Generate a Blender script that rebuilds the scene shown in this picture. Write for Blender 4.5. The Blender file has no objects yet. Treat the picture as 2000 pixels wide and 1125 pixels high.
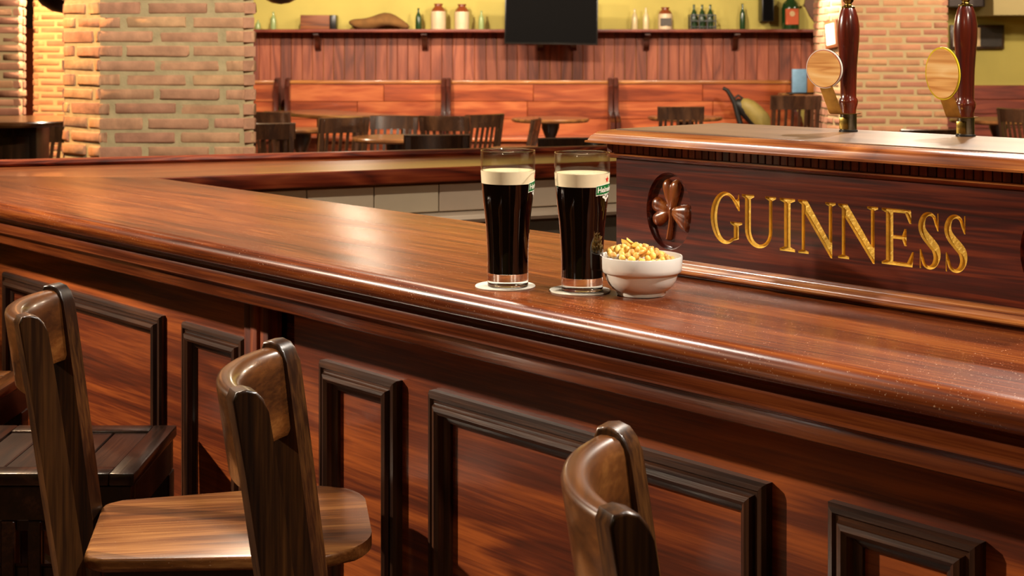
import bpy, bmesh, math, random
from math import sin, cos, pi, radians, sqrt, atan2
from mathutils import Vector, Matrix
from mathutils.geometry import tessellate_polygon

S = bpy.context.scene
C = S.collection
rnd = random.Random(7)

# ------------------------------------------------------------------ camera
F, CX, HY, CAMZ = 2890.0, 1000.0, 84.0, 1.46      # focal length in px, principal column, horizon row, eye height
cam_d = bpy.data.cameras.new('camera'); cam = bpy.data.objects.new('camera', cam_d); C.objects.link(cam)
cam.location = (0, 0, CAMZ); cam.rotation_euler = (pi / 2, 0, 0)
cam_d.sensor_width = 36; cam_d.lens = F / 2000 * 36
cam_d.shift_y = -(562.5 - HY) / 2000
cam_d.clip_start = .05; cam_d.clip_end = 100
cam_d.dof.use_dof = True; cam_d.dof.focus_distance = 2.12; cam_d.dof.aperture_fstop = 15
S.camera = cam

# ------------------------------------------------------------------ world, exposure
W = bpy.data.worlds.new('world'); S.world = W; W.use_nodes = True
W.node_tree.nodes['Background'].inputs[0].default_value = (1.0, .78, .55, 1)
W.node_tree.nodes['Background'].inputs[1].default_value = .03
S.view_settings.view_transform = 'Standard'; S.view_settings.look = 'None'
S.view_settings.exposure = 0; S.view_settings.gamma = 1; S.view_settings.use_curve_mapping = False
S.cycles.use_denoising = True
S.cycles.max_bounces = 10; S.cycles.diffuse_bounces = 4; S.cycles.glossy_bounces = 4
S.cycles.transmission_bounces = 10; S.cycles.transparent_max_bounces = 8
S.cycles.sample_clamp_indirect = 4; S.cycles.caustics_reflective = False; S.cycles.caustics_refractive = False

# ------------------------------------------------------------------ ceiling spots of the room, and added fill lights
def spot(name, loc, aim, power, size=60, blend=.5, rad=.05, col=(1, .8, .58)):
    d = bpy.data.lights.new(name, 'SPOT'); d.energy = power; d.color = col; d.spot_size = radians(size)
    d.spot_blend = blend; d.shadow_soft_size = rad
    o = bpy.data.objects.new(name, d); C.objects.link(o); o.location = loc
    o.rotation_euler = (Vector(aim) - Vector(loc)).to_track_quat('-Z', 'Y').to_euler()
    return o
def bulb(name, loc, power, rad=.06, col=(1, .72, .42)):
    d = bpy.data.lights.new(name, 'POINT'); d.energy = power; d.color = col; d.shadow_soft_size = rad
    o = bpy.data.objects.new(name, d); C.objects.link(o); o.location = loc
    return o
WARM = (1, .83, .63); NEUT = (1, .90, .78); ORNG = (1, .56, .20)
# over the bar
spot('overhead_spot', (1.25, 3.5, 2.95), (.1, 2.2, 1.1), 240, 80, .6, .04, NEUT)
spot('overhead_spot', (1.75, 1.55, 2.95), (.9, 1.55, 1.1), 260, 80, .6, .04, NEUT)
spot('overhead_spot', (-.9, 4.3, 2.95), (-1.2, 3.6, 1.1), 170, 90, .6, .12, WARM)
spot('overhead_spot', (-2.1, 4.9, 2.95), (-1.5, 4.2, 1.1), 190, 60, .6, .06, (1, .7, .42))
spot('overhead_spot', (.75, 1.25, 2.95), (.6, 1.9, 1.1), 80, 56, .6, .04, NEUT)  # added near-side spot, lifts the worktop without glare towards the camera
spot('overhead_spot', (-.5, 2.5, 2.95), (.1, 4.3, 1.0), 120, 60, .6, .05, WARM)  # added spot to brighten the apron and tiles of the return leg
# customer side, raking the bar front and the stools
spot('overhead_spot', (-3.7, 3.0, 2.75), (-.4, 2.3, .75), 950, 52, .6, .05, WARM)
spot('overhead_spot', (-1.15, 2.85, 2.95), (-.7, 2.4, .7), 170, 85, .6, .03, NEUT)
spot('overhead_spot', (1.3, -.5, 2.95), (.68, 2.0, 1.2), 110, 32, .6, .05, WARM)  # added narrow spot that brightens only the beer font
# over the tables at the back
for x, y, p in ((-2.4, 9.4, 600), (.2, 9.4, 560), (3.0, 9.4, 560), (5.4, 11.0, 560), (-1.6, 13.0, 520), (1.2, 13.0, 380), (3.6, 13.4, 380), (5.8, 14.0, 260)):
    spot('overhead_spot', (x, y, 3.15), (x, y + 2.4, .6), p, 120, .7, .08, WARM)
for x, y, p in ((2.5, 7.0, 50), (-1.25, 11.6, 22), (-1.6, -1.6, 18), (3.0, 11.2, 100), (-2.5, 12.0, 90)):  # added bulbs for soft fill, one of them for a streak on the worktop
    bulb('fill_bulb', (x, y, 2.7), p, .15, WARM)

# ------------------------------------------------------------------ materials
def lin(h):
    h = h.lstrip('#'); v = [int(h[i:i + 2], 16) / 255 for i in (0, 2, 4)]
    return tuple((c / 12.92 if c <= .04045 else ((c + .055) / 1.055) ** 2.4) for c in v) + (1,)
class NT:
    def __init__(s, name):
        s.m = bpy.data.materials.new(name); s.m.use_nodes = True; s.t = s.m.node_tree
        s.p = s.t.nodes['Principled BSDF']
    def n(s, typ, **kw):
        nd = s.t.nodes.new(typ)
        for k, v in kw.items():
            if k.startswith('i_'):
                k2 = k[2:].replace('_', ' ')
                nd.inputs[int(k2) if k2.isdigit() else k2].default_value = v
            else: setattr(nd, k, v)
        return nd
    def l(s, a, b): s.t.links.new(a, b)
    def ramp(s, fac, stops):
        r = s.n('ShaderNodeValToRGB'); e = r.color_ramp.elements
        while len(e) < len(stops): e.new(.5)
        for i, (p, c) in enumerate(stops): e[i].position = p; e[i].color = c
        s.l(fac, r.inputs[0]); return r.outputs[0]
    def coords(s, scale, jitter=True):
        tc = s.n('ShaderNodeTexCoord'); mp = s.n('ShaderNodeMapping'); mp.inputs['Scale'].default_value = scale
        s.l(tc.outputs['Object'], mp.inputs['Vector'])
        if jitter:
            oi = s.n('ShaderNodeObjectInfo'); m = s.n('ShaderNodeMath', operation='MULTIPLY', i_1=37.0)
            s.l(oi.outputs['Random'], m.inputs[0]); s.l(m.outputs[0], mp.inputs['Location'])
        return mp.outputs[0]
    def set(s, **kw):
        for k, v in kw.items():
            s.p.inputs[k.replace('_', ' ')].default_value = v
MATS = {}
def wood(name, dark, mid, light, axis=0, scale=6.0, rings=5.0, rough=.35, bump=.15, coat=0, var=.0, fine=.35, spec=.5, dust=0, det=2.0, saw=False, stretch=.13, grain=190.0):
    a = NT(name); st = [scale] * 3; st[axis] = scale * stretch
    v = a.coords(tuple(st))
    n1 = a.n('ShaderNodeTexNoise', i_Scale=1.0, i_Detail=det, i_Roughness=.5, i_Distortion=.5); a.l(v, n1.inputs['Vector'])
    mu = a.n('ShaderNodeMath', operation='MULTIPLY', i_1=rings); a.l(n1.outputs[0], mu.inputs[0])
    pp = a.n('ShaderNodeMath', operation='FRACT' if saw else 'PINGPONG', i_1=.5); a.l(mu.outputs[0], pp.inputs[0])
    m2 = a.n('ShaderNodeMath', operation='MULTIPLY', i_1=1.0 if saw else 2.0); a.l(pp.outputs[0], m2.inputs[0])
    if saw:
        sr = a.ramp(m2.outputs[0], [(0, (.25, .25, .25, 1)), (.72, (1, 1, 1, 1)), (1, (.25, .25, .25, 1))]); m2 = a.n('ShaderNodeMath', operation='MULTIPLY', i_1=1.0); a.l(sr, m2.inputs[0])
    fs = [grain] * 3; fs[axis] = grain * .03
    v2 = a.coords(tuple(fs))
    n2 = a.n('ShaderNodeTexNoise', i_Scale=1.0, i_Detail=3.0, i_Roughness=.6); a.l(v2, n2.inputs['Vector'])
    n2r = a.n('ShaderNodeMapRange'); n2r.inputs[1].default_value = .33; n2r.inputs[2].default_value = .67; a.l(n2.outputs[0], n2r.inputs[0])
    n3 = a.n('ShaderNodeTexNoise', i_Scale=.55, i_Detail=3.0); a.l(v, n3.inputs['Vector'])
    mx = a.n('ShaderNodeMix'); mx.inputs[0].default_value = fine; a.l(m2.outputs[0], mx.inputs[2]); a.l(n2r.outputs[0], mx.inputs[3])
    mx2 = a.n('ShaderNodeMix'); mx2.inputs[0].default_value = .4; a.l(mx.outputs[0], mx2.inputs[2]); a.l(n3.outputs[0], mx2.inputs[3])
    col = a.ramp(mx2.outputs[0], [(.22, lin(dark)), (.5, lin(mid)), (.78, lin(light))])
    if var:
        oi = a.n('ShaderNodeObjectInfo'); hv = a.n('ShaderNodeHueSaturation')
        mr = a.n('ShaderNodeMapRange'); mr.inputs[3].default_value = 1 - var; mr.inputs[4].default_value = 1 + var
        a.l(oi.outputs['Random'], mr.inputs[0]); a.l(mr.outputs[0], hv.inputs['Value']); a.l(col, hv.inputs['Color']); col = hv.outputs[0]
    if dust:
        vd = a.coords((1, 1, 1)); nd = a.n('ShaderNodeTexNoise', i_Scale=420.0, i_Detail=1.0); a.l(vd, nd.inputs['Vector'])
        nm = a.n('ShaderNodeTexNoise', i_Scale=5.0, i_Detail=3.0); a.l(vd, nm.inputs['Vector'])
        ad = a.n('ShaderNodeMath', operation='MULTIPLY_ADD', i_1=.16, i_2=0.0); a.l(nm.outputs[0], ad.inputs[0]); a.l(nd.outputs[0], ad.inputs[2])
        df = a.ramp(ad.outputs[0], [(.80, (0, 0, 0, 1)), (.86, (dust, dust, dust, 1))])
        md = a.n('ShaderNodeMix', data_type='RGBA'); a.l(df, md.inputs[0]); a.l(col, md.inputs[6]); md.inputs[7].default_value = lin('#d8b898'); col = md.outputs[2]
    a.l(col, a.p.inputs['Base Color'])
    rr = a.n('ShaderNodeMapRange'); rr.inputs[3].default_value = max(.03, rough - .07); rr.inputs[4].default_value = rough + .10
    a.l(n3.outputs[0], rr.inputs[0]); a.l(rr.outputs[0], a.p.inputs['Roughness'])
    b = a.n('ShaderNodeBump', i_Strength=bump, i_Distance=.002); a.l(mx.outputs[0], b.inputs['Height']); a.l(b.outputs[0], a.p.inputs['Normal'])
    a.set(Specular_IOR_Level=spec, Coat_Weight=coat, Coat_Roughness=.12)
    MATS[name] = a.m; return a.m
def plain(name, col, rough=.5, metal=0, spec=.5, noise=0, nscale=8, bump=0, bscale=60, var=0, coat=0):
    a = NT(name); a.set(Base_Color=lin(col), Roughness=rough, Metallic=metal, Specular_IOR_Level=spec, Coat_Weight=coat)
    if noise or bump or var:
        v = a.coords((1, 1, 1)); out = None
        if noise:
            n1 = a.n('ShaderNodeTexNoise', i_Scale=nscale, i_Detail=4.0); a.l(v, n1.inputs['Vector'])
            c = lin(col); lo = tuple(x * (1 - noise) for x in c[:3]) + (1,); hi = tuple(min(1, x * (1 + noise)) for x in c[:3]) + (1,)
            out = a.ramp(n1.outputs[0], [(.3, lo), (.7, hi)])
        if var:
            oi = a.n('ShaderNodeObjectInfo'); hv = a.n('ShaderNodeHueSaturation')
            mr = a.n('ShaderNodeMapRange'); mr.inputs[3].default_value = 1 - var; mr.inputs[4].default_value = 1 + var
            a.l(oi.outputs['Random'], mr.inputs[0]); a.l(mr.outputs[0], hv.inputs['Value'])
            mh = a.n('ShaderNodeMapRange'); mh.inputs[3].default_value = .488; mh.inputs[4].default_value = .512
            a.l(oi.outputs['Random'], mh.inputs[0]); a.l(mh.outputs[0], hv.inputs['Hue'])
            if out: a.l(out, hv.inputs['Color'])
            else: hv.inputs['Color'].default_value = lin(col)
            out = hv.outputs[0]
        if out: a.l(out, a.p.inputs['Base Color'])
        if bump:
            n2 = a.n('ShaderNodeTexNoise', i_Scale=bscale, i_Detail=4.0); a.l(v, n2.inputs['Vector'])
            b = a.n('ShaderNodeBump', i_Strength=bump, i_Distance=.004); a.l(n2.outputs[0], b.inputs['Height']); a.l(b.outputs[0], a.p.inputs['Normal'])
    MATS[name] = a.m; return a.m
def glassy(name, col, rough=0.0, ior=1.5):
    a = NT(name); a.set(Base_Color=lin(col), Roughness=rough, Transmission_Weight=1.0, IOR=ior); MATS[name] = a.m; return a.m
def glow(name, col, st):
    a = NT(name); a.set(Base_Color=lin(col), Emission_Color=lin(col), Emission_Strength=st); MATS[name] = a.m; return a.m

wood('worktop', '#38160a', '#662e12', '#8c4c20', 0, 10, 5, .25, .06, 0, fine=.6, dust=.6, det=5.0, stretch=.06, spec=.42)
wood('returntop', '#5c2c14', '#874a24', '#a86636', 0, 7, 4, .30, .10, .25, fine=.45)
wood('cornice', '#361508', '#5a2812', '#7a3e1c', 0, 8, 4, .22, .12, .3, fine=.5)
wood('plywood', '#1e0a04', '#64280d', '#a5531f', 0, 6.5, 4.5, .40, .08, .1, fine=.30, det=3.5, saw=True, stretch=.13)
wood('pilaster', '#2e1006', '#6a2a10', '#93481f', 2, 9, 5, .42, .08, .1)
wood('framemould', '#1e0e07', '#361c0e', '#53301a', 0, 14, 4, .36, .12, .15, fine=.55)
wood('framemould_v', '#1e0e07', '#361c0e', '#53301a', 2, 14, 4, .36, .12, .15, fine=.55)
wood('fontpanel', '#1c0502', '#420f04', '#6a270c', 0, 22, 7, .30, .06, .3, fine=.45, det=3.0, stretch=.05)
wood('fonttrim', '#4a1e0a', '#7c421c', '#a86a34', 0, 14, 6, .25, .08, .4, fine=.4)
wood('fonttop', '#40291a', '#5c4028', '#705036', 0, 9, 3, .40, .08, .1, fine=.5)
wood('dentilwood', '#3a160c', '#5e2814', '#844022', 2, 14, 3, .35, .05, .2, var=.2)
wood('carved', '#3a1608', '#7a3c1a', '#a0642f', 2, 10, 4, .26, .1, .4, fine=.5)
wood('stoolwood', '#150b06', '#311b0c', '#5a3819', 2, 10, 3, .30, .06, .3, fine=.5, spec=.6)
wood('stoolrail', '#3a200f', '#643a19', '#8d5b2b', 1, 10, 2, .26, .03, .4, fine=.25, spec=.6)
wood('stoolseat', '#341c0d', '#70421e', '#a06c3a', 0, 9, 3, .32, .06, .2, fine=.4, dust=.4)
wood('stooldark', '#120805', '#221008', '#3c2214', 1, 10, 4, .30, .12, .3, fine=.5)
wood('chairwood', '#24150e', '#3c2618', '#523622', 2, 10, 2, .25, .03, .4, fine=.3)
wood('tabletop', '#4a2c18', '#6f4626', '#8a5c34', 0, 8, 4, .22, .05, .3)
wood('tabledark', '#1c0f08', '#2e1a0d', '#44281a', 2, 8, 3, .35, .05, .2)
wood('plankwood', '#5a2616', '#844028', '#a0583a', 2, 5, 4, .55, .1, 0, var=.16, fine=.35)
wood('benchwood', '#6c2c16', '#9a4824', '#b8683a', 0, 4, 4, .30, .05, .3, var=.14, fine=.3, det=3.0)
wood('benchtrim', '#8a5020', '#a8682e', '#bc803e', 0, 6, 4, .4, .05, .2)
wood('benchend', '#220b05', '#3a140a', '#521f10', 2, 8, 3, .3, .05, .3)
wood('shelfwood', '#501c10', '#702c1c', '#8a4028', 0, 6, 4, .5, .05, 0)
wood('boxwood', '#5a2c14', '#7c4422', '#94582e', 0, 8, 4, .6, .05, 0)
wood('taphandle', '#34100a', '#5c1c0e', '#7c3018', 2, 9, 5, .22, .05, .6, fine=.3)
wood('badgewood', '#b8783c', '#dca662', '#eac488', 0, 30, 5, .38, .03, .2, fine=.35)
wood('apron', '#3c0f08', '#7a2c16', '#a04a28', 0, 12, 8, .4, .1, .1, fine=.3)
wood('floorwood', '#2a160c', '#4a2a16', '#6a4022', 1, 5, 4, .4, .05, .1)
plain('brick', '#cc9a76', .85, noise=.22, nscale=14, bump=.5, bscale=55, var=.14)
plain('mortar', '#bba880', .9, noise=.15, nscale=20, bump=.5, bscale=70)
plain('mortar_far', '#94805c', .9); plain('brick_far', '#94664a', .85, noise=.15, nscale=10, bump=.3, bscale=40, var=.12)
plain('plaster', '#b8a856', .8, noise=.14, nscale=1.4, bump=.15, bscale=12)
plain('plaster_dark', '#8c7c50', .8, noise=.1, nscale=2)
plain('ceilpaint', '#b8a684', .85, noise=.05)
plain('tile', '#d8c9b4', .25, noise=.06, nscale=5, var=.04)
plain('grout', '#8c7c68', .8)
plain('steel', '#6e655a', .45, metal=.3, noise=.1)
plain('gold', '#e6bc4e', .36, metal=.25, noise=.2, nscale=30, bump=.35, bscale=180)
plain('brass', '#8a7238', .25, metal=1.0, noise=.2, nscale=40)
plain('brass_old', '#a07838', .3, metal=.95, noise=.45, nscale=35)
plain('chrome', '#8c8878', .22, metal=1.0, noise=.25, nscale=90)
plain('blackmetal', '#14110e', .35); plain('lampmetal', '#2a221c', .3)
plain('screen', '#060505', .6, spec=.05)
plain('rim_white', '#d8ccc0', .3); plain('rim_red', '#a4251c', .35); plain('rim_yellow', '#cfb52c', .28)
plain('ceramic', '#e6e2da', .16, spec=.5, coat=.3)
plain('coaster', '#d9d2c2', .8, noise=.04)
plain('stout', '#0a0403', .05, spec=.5, coat=.6)
plain('foam', '#ead9b4', .6, noise=.05, nscale=60, coat=.7)
plain('corn', '#eeb95c', .5, noise=.22, nscale=90, bump=.15, bscale=160, var=.22)
plain('corn_flake', '#e6a63c', .5, noise=.2, nscale=60, var=.1)
plain('print_green', '#0e6b33', .4); plain('print_white', '#f0ece0', .4); plain('print_red', '#d42a22', .4)
plain('bottle_green', '#1e3a1c', .12, coat=.3); plain('bottle_pale', '#8fa06a', .12); plain('bottle_clear', '#c9b78a', .2)
plain('jug_cream', '#cbb492', .4, noise=.1); plain('jug_brown', '#7c3c1c', .3); plain('jug_label', '#4c443c', .6)
plain('sack', '#7a5428', .9, noise=.25, nscale=9, bump=.6, bscale=18)
plain('label_orange', '#c85a30', .6); plain('label_cream', '#d9b888', .6)
plain('blue_card', '#7fa8c8', .6, noise=.1, nscale=20); plain('orange_card', '#b8722c', .6)
plain('bag_olive', '#8f7c3e', .6, noise=.15, nscale=12); plain('bag_black', '#15120f', .5)
plain('picture_dark', '#2a2016', .5, noise=.4, nscale=30); plain('picture_pale', '#c8c0b0', .5, noise=.2, nscale=12)
plain('frame_wood', '#6c3a1c', .5); plain('leather', '#5a3a28', .6, noise=.2); plain('felt_green', '#24543a', .7); plain('beam', '#2c1a10', .6, noise=.2)
plain('door_red', '#7a2c12', .5, noise=.2, nscale=3)
glassy('glass', '#ffffff', 0.0, 1.45)
a = NT('clear_glass'); lw = a.n('ShaderNodeLayerWeight', i_Blend=.5); pw = a.n('ShaderNodeMath', operation='POWER', i_1=3.5); a.l(lw.outputs['Facing'], pw.inputs[0]); fr = a.n('ShaderNodeMath', operation='MULTIPLY_ADD', i_1=.62, i_2=.045); a.l(pw.outputs[0], fr.inputs[0]); gl = a.n('ShaderNodeBsdfGlossy', i_Roughness=.02); tr = a.n('ShaderNodeBsdfTransparent'); tr.inputs[0].default_value = (.97, .97, .96, 1)
mxs = a.n('ShaderNodeMixShader'); a.l(fr.outputs[0], mxs.inputs[0]); a.l(tr.outputs[0], mxs.inputs[1]); a.l(gl.outputs[0], mxs.inputs[2]); a.l(mxs.outputs[0], a.t.nodes['Material Output'].inputs[0]); MATS['clear_glass'] = a.m
MT = MATS

# ------------------------------------------------------------------ geometry helpers
class B:
    def __init__(s): s.b = bmesh.new()
    def box(s, x0, x1, y0, y1, z0, z1, bev=0, seg=2):
        r = bmesh.ops.create_cube(s.b, size=1, matrix=Matrix.Translation(((x0 + x1) / 2, (y0 + y1) / 2, (z0 + z1) / 2)) @ Matrix.Diagonal((abs(x1 - x0), abs(y1 - y0), abs(z1 - z0), 1)))
        if bev:
            es = list({e for v in r['verts'] for e in v.link_edges})
            bmesh.ops.bevel(s.b, geom=es, offset=bev, segments=seg, affect='EDGES', profile=.5)
        return s
    def grid(s, rows, closed_u=False, closed_v=False, cap=False):
        """rows: list of point lists of equal length -> quads"""
        V = [[s.b.verts.new(p) for p in r] for r in rows]; n = len(rows); m = len(rows[0])
        for i in range(n if closed_u else n - 1):
            for j in range(m if closed_v else m - 1):
                q = [V[i][j], V[(i + 1) % n][j], V[(i + 1) % n][(j + 1) % m], V[i][(j + 1) % m]]
                q = list(dict.fromkeys(q))
                if len(q) > 2:
                    try: s.b.faces.new(q)
                    except ValueError: pass
        if cap:
            for r in (V[0], V[-1]):
                try: s.b.faces.new(r)
                except ValueError: pass
        return s
    def lathe(s, prof, n=32, c=(0, 0, 0), sx=1, sy=1):
        rows = []
        for r, z in prof:
            rows.append([(c[0] + max(r, 1e-5) * sx * cos(2 * pi * k / n), c[1] + max(r, 1e-5) * sy * sin(2 * pi * k / n), c[2] + z) for k in range(n)])
        s.grid(rows, closed_v=True, cap=True); return s
    def tube(s, path, r, n=10, flat=1.0):
        rows = []; P = [Vector(p) for p in path]
        for i, p in enumerate(P):
            t = (P[min(i + 1, len(P) - 1)] - P[max(i - 1, 0)]).normalized()
            up = Vector((0, 0, 1)) if abs(t.z) < .9 else Vector((1, 0, 0))
            a = t.cross(up).normalized(); b = a.cross(t)
            rr = r[i] if isinstance(r, (list, tuple)) else r
            rows.append([p + a * rr * cos(2 * pi * k / n) + b * rr * flat * sin(2 * pi * k / n) for k in range(n)])
        s.grid(rows, closed_v=True, cap=True); return s
    def prism(s, poly, y0, y1, plane='xz', bev=0):
        f = {'xz': lambda p, d: (p[0], d, p[1]), 'xy': lambda p, d: (p[0], p[1], d), 'yz': lambda p, d: (d, p[0], p[1])}[plane]
        V0 = [s.b.verts.new(f(p, y0)) for p in poly]; V1 = [s.b.verts.new(f(p, y1)) for p in poly]
        n = len(poly); fs = [s.b.faces.new(V0), s.b.faces.new(V1[::-1])]
        for i in range(n): fs.append(s.b.faces.new([V0[i], V0[(i + 1) % n], V1[(i + 1) % n], V1[i]][::-1]))
        if bev:
            es = list({e for g in fs[:2] for e in g.edges})
            bmesh.ops.bevel(s.b, geom=es, offset=bev, segments=3, affect='EDGES', profile=.5)
        return s
    def sphere(s, c, r, sc=(1, 1, 1), u=16, v=10):
        bmesh.ops.create_uvsphere(s.b, u_segments=u, v_segments=v, radius=r, matrix=Matrix.Translation(c) @ Matrix.Diagonal((*sc, 1))); return s
    def xf(s, m): bmesh.ops.transform(s.b, matrix=m, verts=s.b.verts); return s
    def mesh(s, name, smooth=40):
        bmesh.ops.recalc_face_normals(s.b, faces=s.b.faces)
        me = bpy.data.meshes.new(name); s.b.to_mesh(me); s.b.free()
        if smooth:
            me.shade_smooth(); me.set_sharp_from_angle(angle=radians(smooth))
        return me
def link(name, me, mat=None, parent=None, loc=(0, 0, 0), rot=(0, 0, 0)):
    if mat and not me.materials: me.materials.append(MT[mat])
    o = bpy.data.objects.new(name, me); C.objects.link(o); o.location = loc; o.rotation_euler = rot
    if parent: o.parent = parent
    return o
def mk(name, b, mat, parent=None, smooth=40, loc=(0, 0, 0), rot=(0, 0, 0), wn=False):
    o = link(name, b.mesh(name, smooth), mat, parent, loc, rot)
    if wn: m = o.modifiers.new('weighted normals', 'WEIGHTED_NORMAL'); m.keep_sharp = True; m.weight = 80
    return o
def tag(o, label, cat, group=None):
    o['label'] = label; o['category'] = cat
    if group: o['group'] = group
    return o
def struct(o, label=None, cat=None):
    o['kind'] = 'structure'
    if label: o['label'] = label
    if cat: o['category'] = cat
    return o
def thing(name, label, cat, loc=(0, 0, 0), rz=0, group=None):
    o = bpy.data.objects.new(name, None); C.objects.link(o); o.empty_display_size = .05
    o.location = loc; o.rotation_euler = (0, 0, rz); return tag(o, label, cat, group)
def copy_tree(o, parent=None):
    c = o.copy(); C.objects.link(c)
    if parent: c.parent = parent
    for ch in list(o.children): copy_tree(ch, c)
    return c
def at(x, y, Y): return Vector(((x - CX) / F * Y, Y, CAMZ - (y - HY) / F * Y))
def atz(x, y, z):
    Y = (CAMZ - z) * F / (y - HY); return Vector(((x - CX) / F * Y, Y, z))
def arc(cx, cy, rx, ry, a0, a1, n): return [(cx + rx * cos(radians(a0 + (a1 - a0) * i / n)), cy + ry * sin(radians(a0 + (a1 - a0) * i / n))) for i in range(n + 1)]
def rrect(w, h, r, n=5):
    o = []
    for cx, cy, a in ((w / 2 - r, h / 2 - r, 0), (-w / 2 + r, h / 2 - r, 90), (-w / 2 + r, -h / 2 + r, 180), (w / 2 - r, -h / 2 + r, 270)): o += arc(cx, cy, r, r, a, a + 90, n)
    return o

# bar frame: s runs along the counter (towards the right and the viewer), p runs away from the customers
VX = -1600.0; K = (CX - VX) / F
BARROT = -atan2(1.0, K)
Us = Vector((cos(BARROT), sin(BARROT), 0)); Np = Vector((-sin(BARROT), cos(BARROT), 0))
COSB = Np.x
def bw(s, p, z=0): v = Us * s + Np * p; return Vector((v.x, v.y, z))
def s_of(x, X0):
    Y = F * X0 / (x - VX); return (X0 - K * Y) * Us.x + Y * Us.y
def bar_thing(name, label, cat, s, p, z, group=None): return thing(name, label, cat, bw(s, p, z), BARROT, group)

# ------------------------------------------------------------------ room shell
RX0, RX1, RY0, RY1, RZ = -6.6, 7.6, -3.2, 16.5, 3.25
struct(mk('floor', B().box(RX0 - .2, RX1 + .2, RY0 - .2, RY1 + .2, -.1, 0), 'floorwood', smooth=0))
struct(mk('ceiling', B().box(RX0 - .2, RX1 + .2, RY0 - .2, RY1 + .2, RZ, RZ + .1), 'ceilpaint', smooth=0))
wall_back = struct(mk('wall_back', B().box(RX0, RX1, RY1, RY1 + .15, 0, RZ), 'plaster', smooth=0))
struct(mk('wall_left', B().box(RX0 - .15, RX0, RY0, RY1, 0, RZ), 'plaster', smooth=0))
struct(mk('wall_right', B().box(RX1, RX1 + .15, RY0, RY1, 0, RZ), 'plaster', smooth=0))
struct(mk('wall_front', B().box(RX0, RX1, RY0 - .15, RY0, 0, RZ), 'plaster', smooth=0))

# wainscot of upright planks on the back wall
zs = CAMZ - (60 - HY) / F * 16.4
pm = [B().box(-.058, .058, -.02, 0, 0, zs - .75, .004, 1).mesh('plank', 30) for i in range(2)]
for m in pm: m.materials.append(MT['plankwood'])
x = -3.05
while x < 3.62:
    w = rnd.uniform(.112, .132)
    o = link('plank', pm[0], None, wall_back, (x + w / 2, RY1 - .001, .75)); o.scale = (w / .119, 1, 1); x += w
# right-hand wainscot of level boards beyond the brick column
z1 = CAMZ - (166 - HY) / F * 16.4
for k in range(6):
    link('board', B().box(4.2, 7.5, -.025, 0, 0, .155, .004, 1).mesh('board', 30), 'shelfwood', wall_back, (0, RY1 - .001, z1 - .16 * (k + 1)))

# ------------------------------------------------------------------ brick columns
bmesh_v = []
for k in range(4):
    b = B().box(-.5, .5, -.5, .5, -.5, .5)
    b.b.verts.ensure_lookup_table()
    bb = B(); L, D, Hh = .27, .05, .047
    bb.box(-L / 2, L / 2, -D / 2, D / 2, -Hh / 2, Hh / 2, .009, 2)
    r2 = random.Random(k)
    for v in bb.b.verts: v.co += Vector((r2.uniform(-.004, .004), r2.uniform(-.003, .003), r2.uniform(-.0025, .0025)))
    b.b.free(); bmesh_v.append(bb.mesh('brick', 60))
def brick_column(label, poly, faces, zlo, zhi, mat, course=.0661, L=.305, gap=.026, offs=None, seed=1):
    """poly: plan outline (ccw); faces: indices of the outline edges that are laid in single bricks between zlo and zhi"""
    r = random.Random(seed); c0 = sum((Vector((*p, 0)) for p in poly), Vector()) / len(poly)
    col = thing('brick_column', label, 'column', c0)
    n = len(poly); P = [Vector((*p, 0)) - c0 for p in poly]
    mk('mortar', B().prism([((p.x) * .996, (p.y) * .996) for p in P], 0, RZ - .01, 'xy'), 'mortar' if mat == 'brick' else 'mortar_far', col, 0)
    rest = B(); me = [m.copy() for m in bmesh_v]
    for m in me: m.materials.append(MT[mat])
    for f in range(n):
        a, b = P[f], P[(f + 1) % n]; d = (b - a); ln = d.length; d.normalize(); nn = Vector((d.y, -d.x, 0)); rz = atan2(d.y, d.x)
        row = 0; z = course / 2
        while z < RZ - .05:
            o0 = -(L / 2 if row % 2 else 0) - L * .28 + (offs or 0)
            if (row // 6) % 2: o0 += L * .18
            x = o0
            while x < ln:
                e0 = max(x, -.004); e1 = min(x + L - gap + r.uniform(-.008, .008), ln + .004)
                if e1 - e0 > .03:
                    c = a + d * ((e0 + e1) / 2) + nn * (-.021 + r.uniform(-.003, .004)); c.z = z + r.uniform(-.0025, .0025)
                    if f in faces and zlo < z < zhi:
                        o = link('brick', me[r.randrange(4)], None, col, c, (0, 0, rz + pi * r.randrange(2))); o.scale = ((e1 - e0) / .27, 1, (course - .0145) / .047)
                    else:
                        q = B(); q.box(-(e1 - e0) / 2, (e1 - e0) / 2, -.025, .025, -course * .36, course * .36)
                        q.xf(Matrix.Translation(c) @ Matrix.Rotation(rz, 4, 'Z'))
                        m2 = bpy.data.meshes.new('t'); q.b.to_mesh(m2); q.b.free(); rest.b.from_mesh(m2); bpy.data.meshes.remove(m2)
                x += L
            z += course; row += 1
    o = mk('brickwork', rest, mat, col, 0); o['kind'] = 'stuff'
    return col
Yc = 6.8; xa, xb = at(195, 0, Yc).x, at(496, 0, Yc).x
lf = (xa - 1.097 * .208, Yc + .208)
brick_column('large pale brick column standing behind the left of the bar', [lf, (xa, Yc), (xb, Yc), (xb - .16, Yc + .62), (lf[0], Yc + .62)], (0, 1), .8, 2.0, 'brick', seed=3)
Yr = 13.2; xa, xb = at(1643, 0, Yr).x, at(1850, 0, Yr).x
lf = (at(1616, 0, Yr + .22).x, Yr + .22)
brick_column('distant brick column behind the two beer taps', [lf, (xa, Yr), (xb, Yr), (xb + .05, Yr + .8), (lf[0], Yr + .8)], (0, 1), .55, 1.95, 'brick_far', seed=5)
Yl = 10.8; xb = at(37, 0, Yl).x
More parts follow.
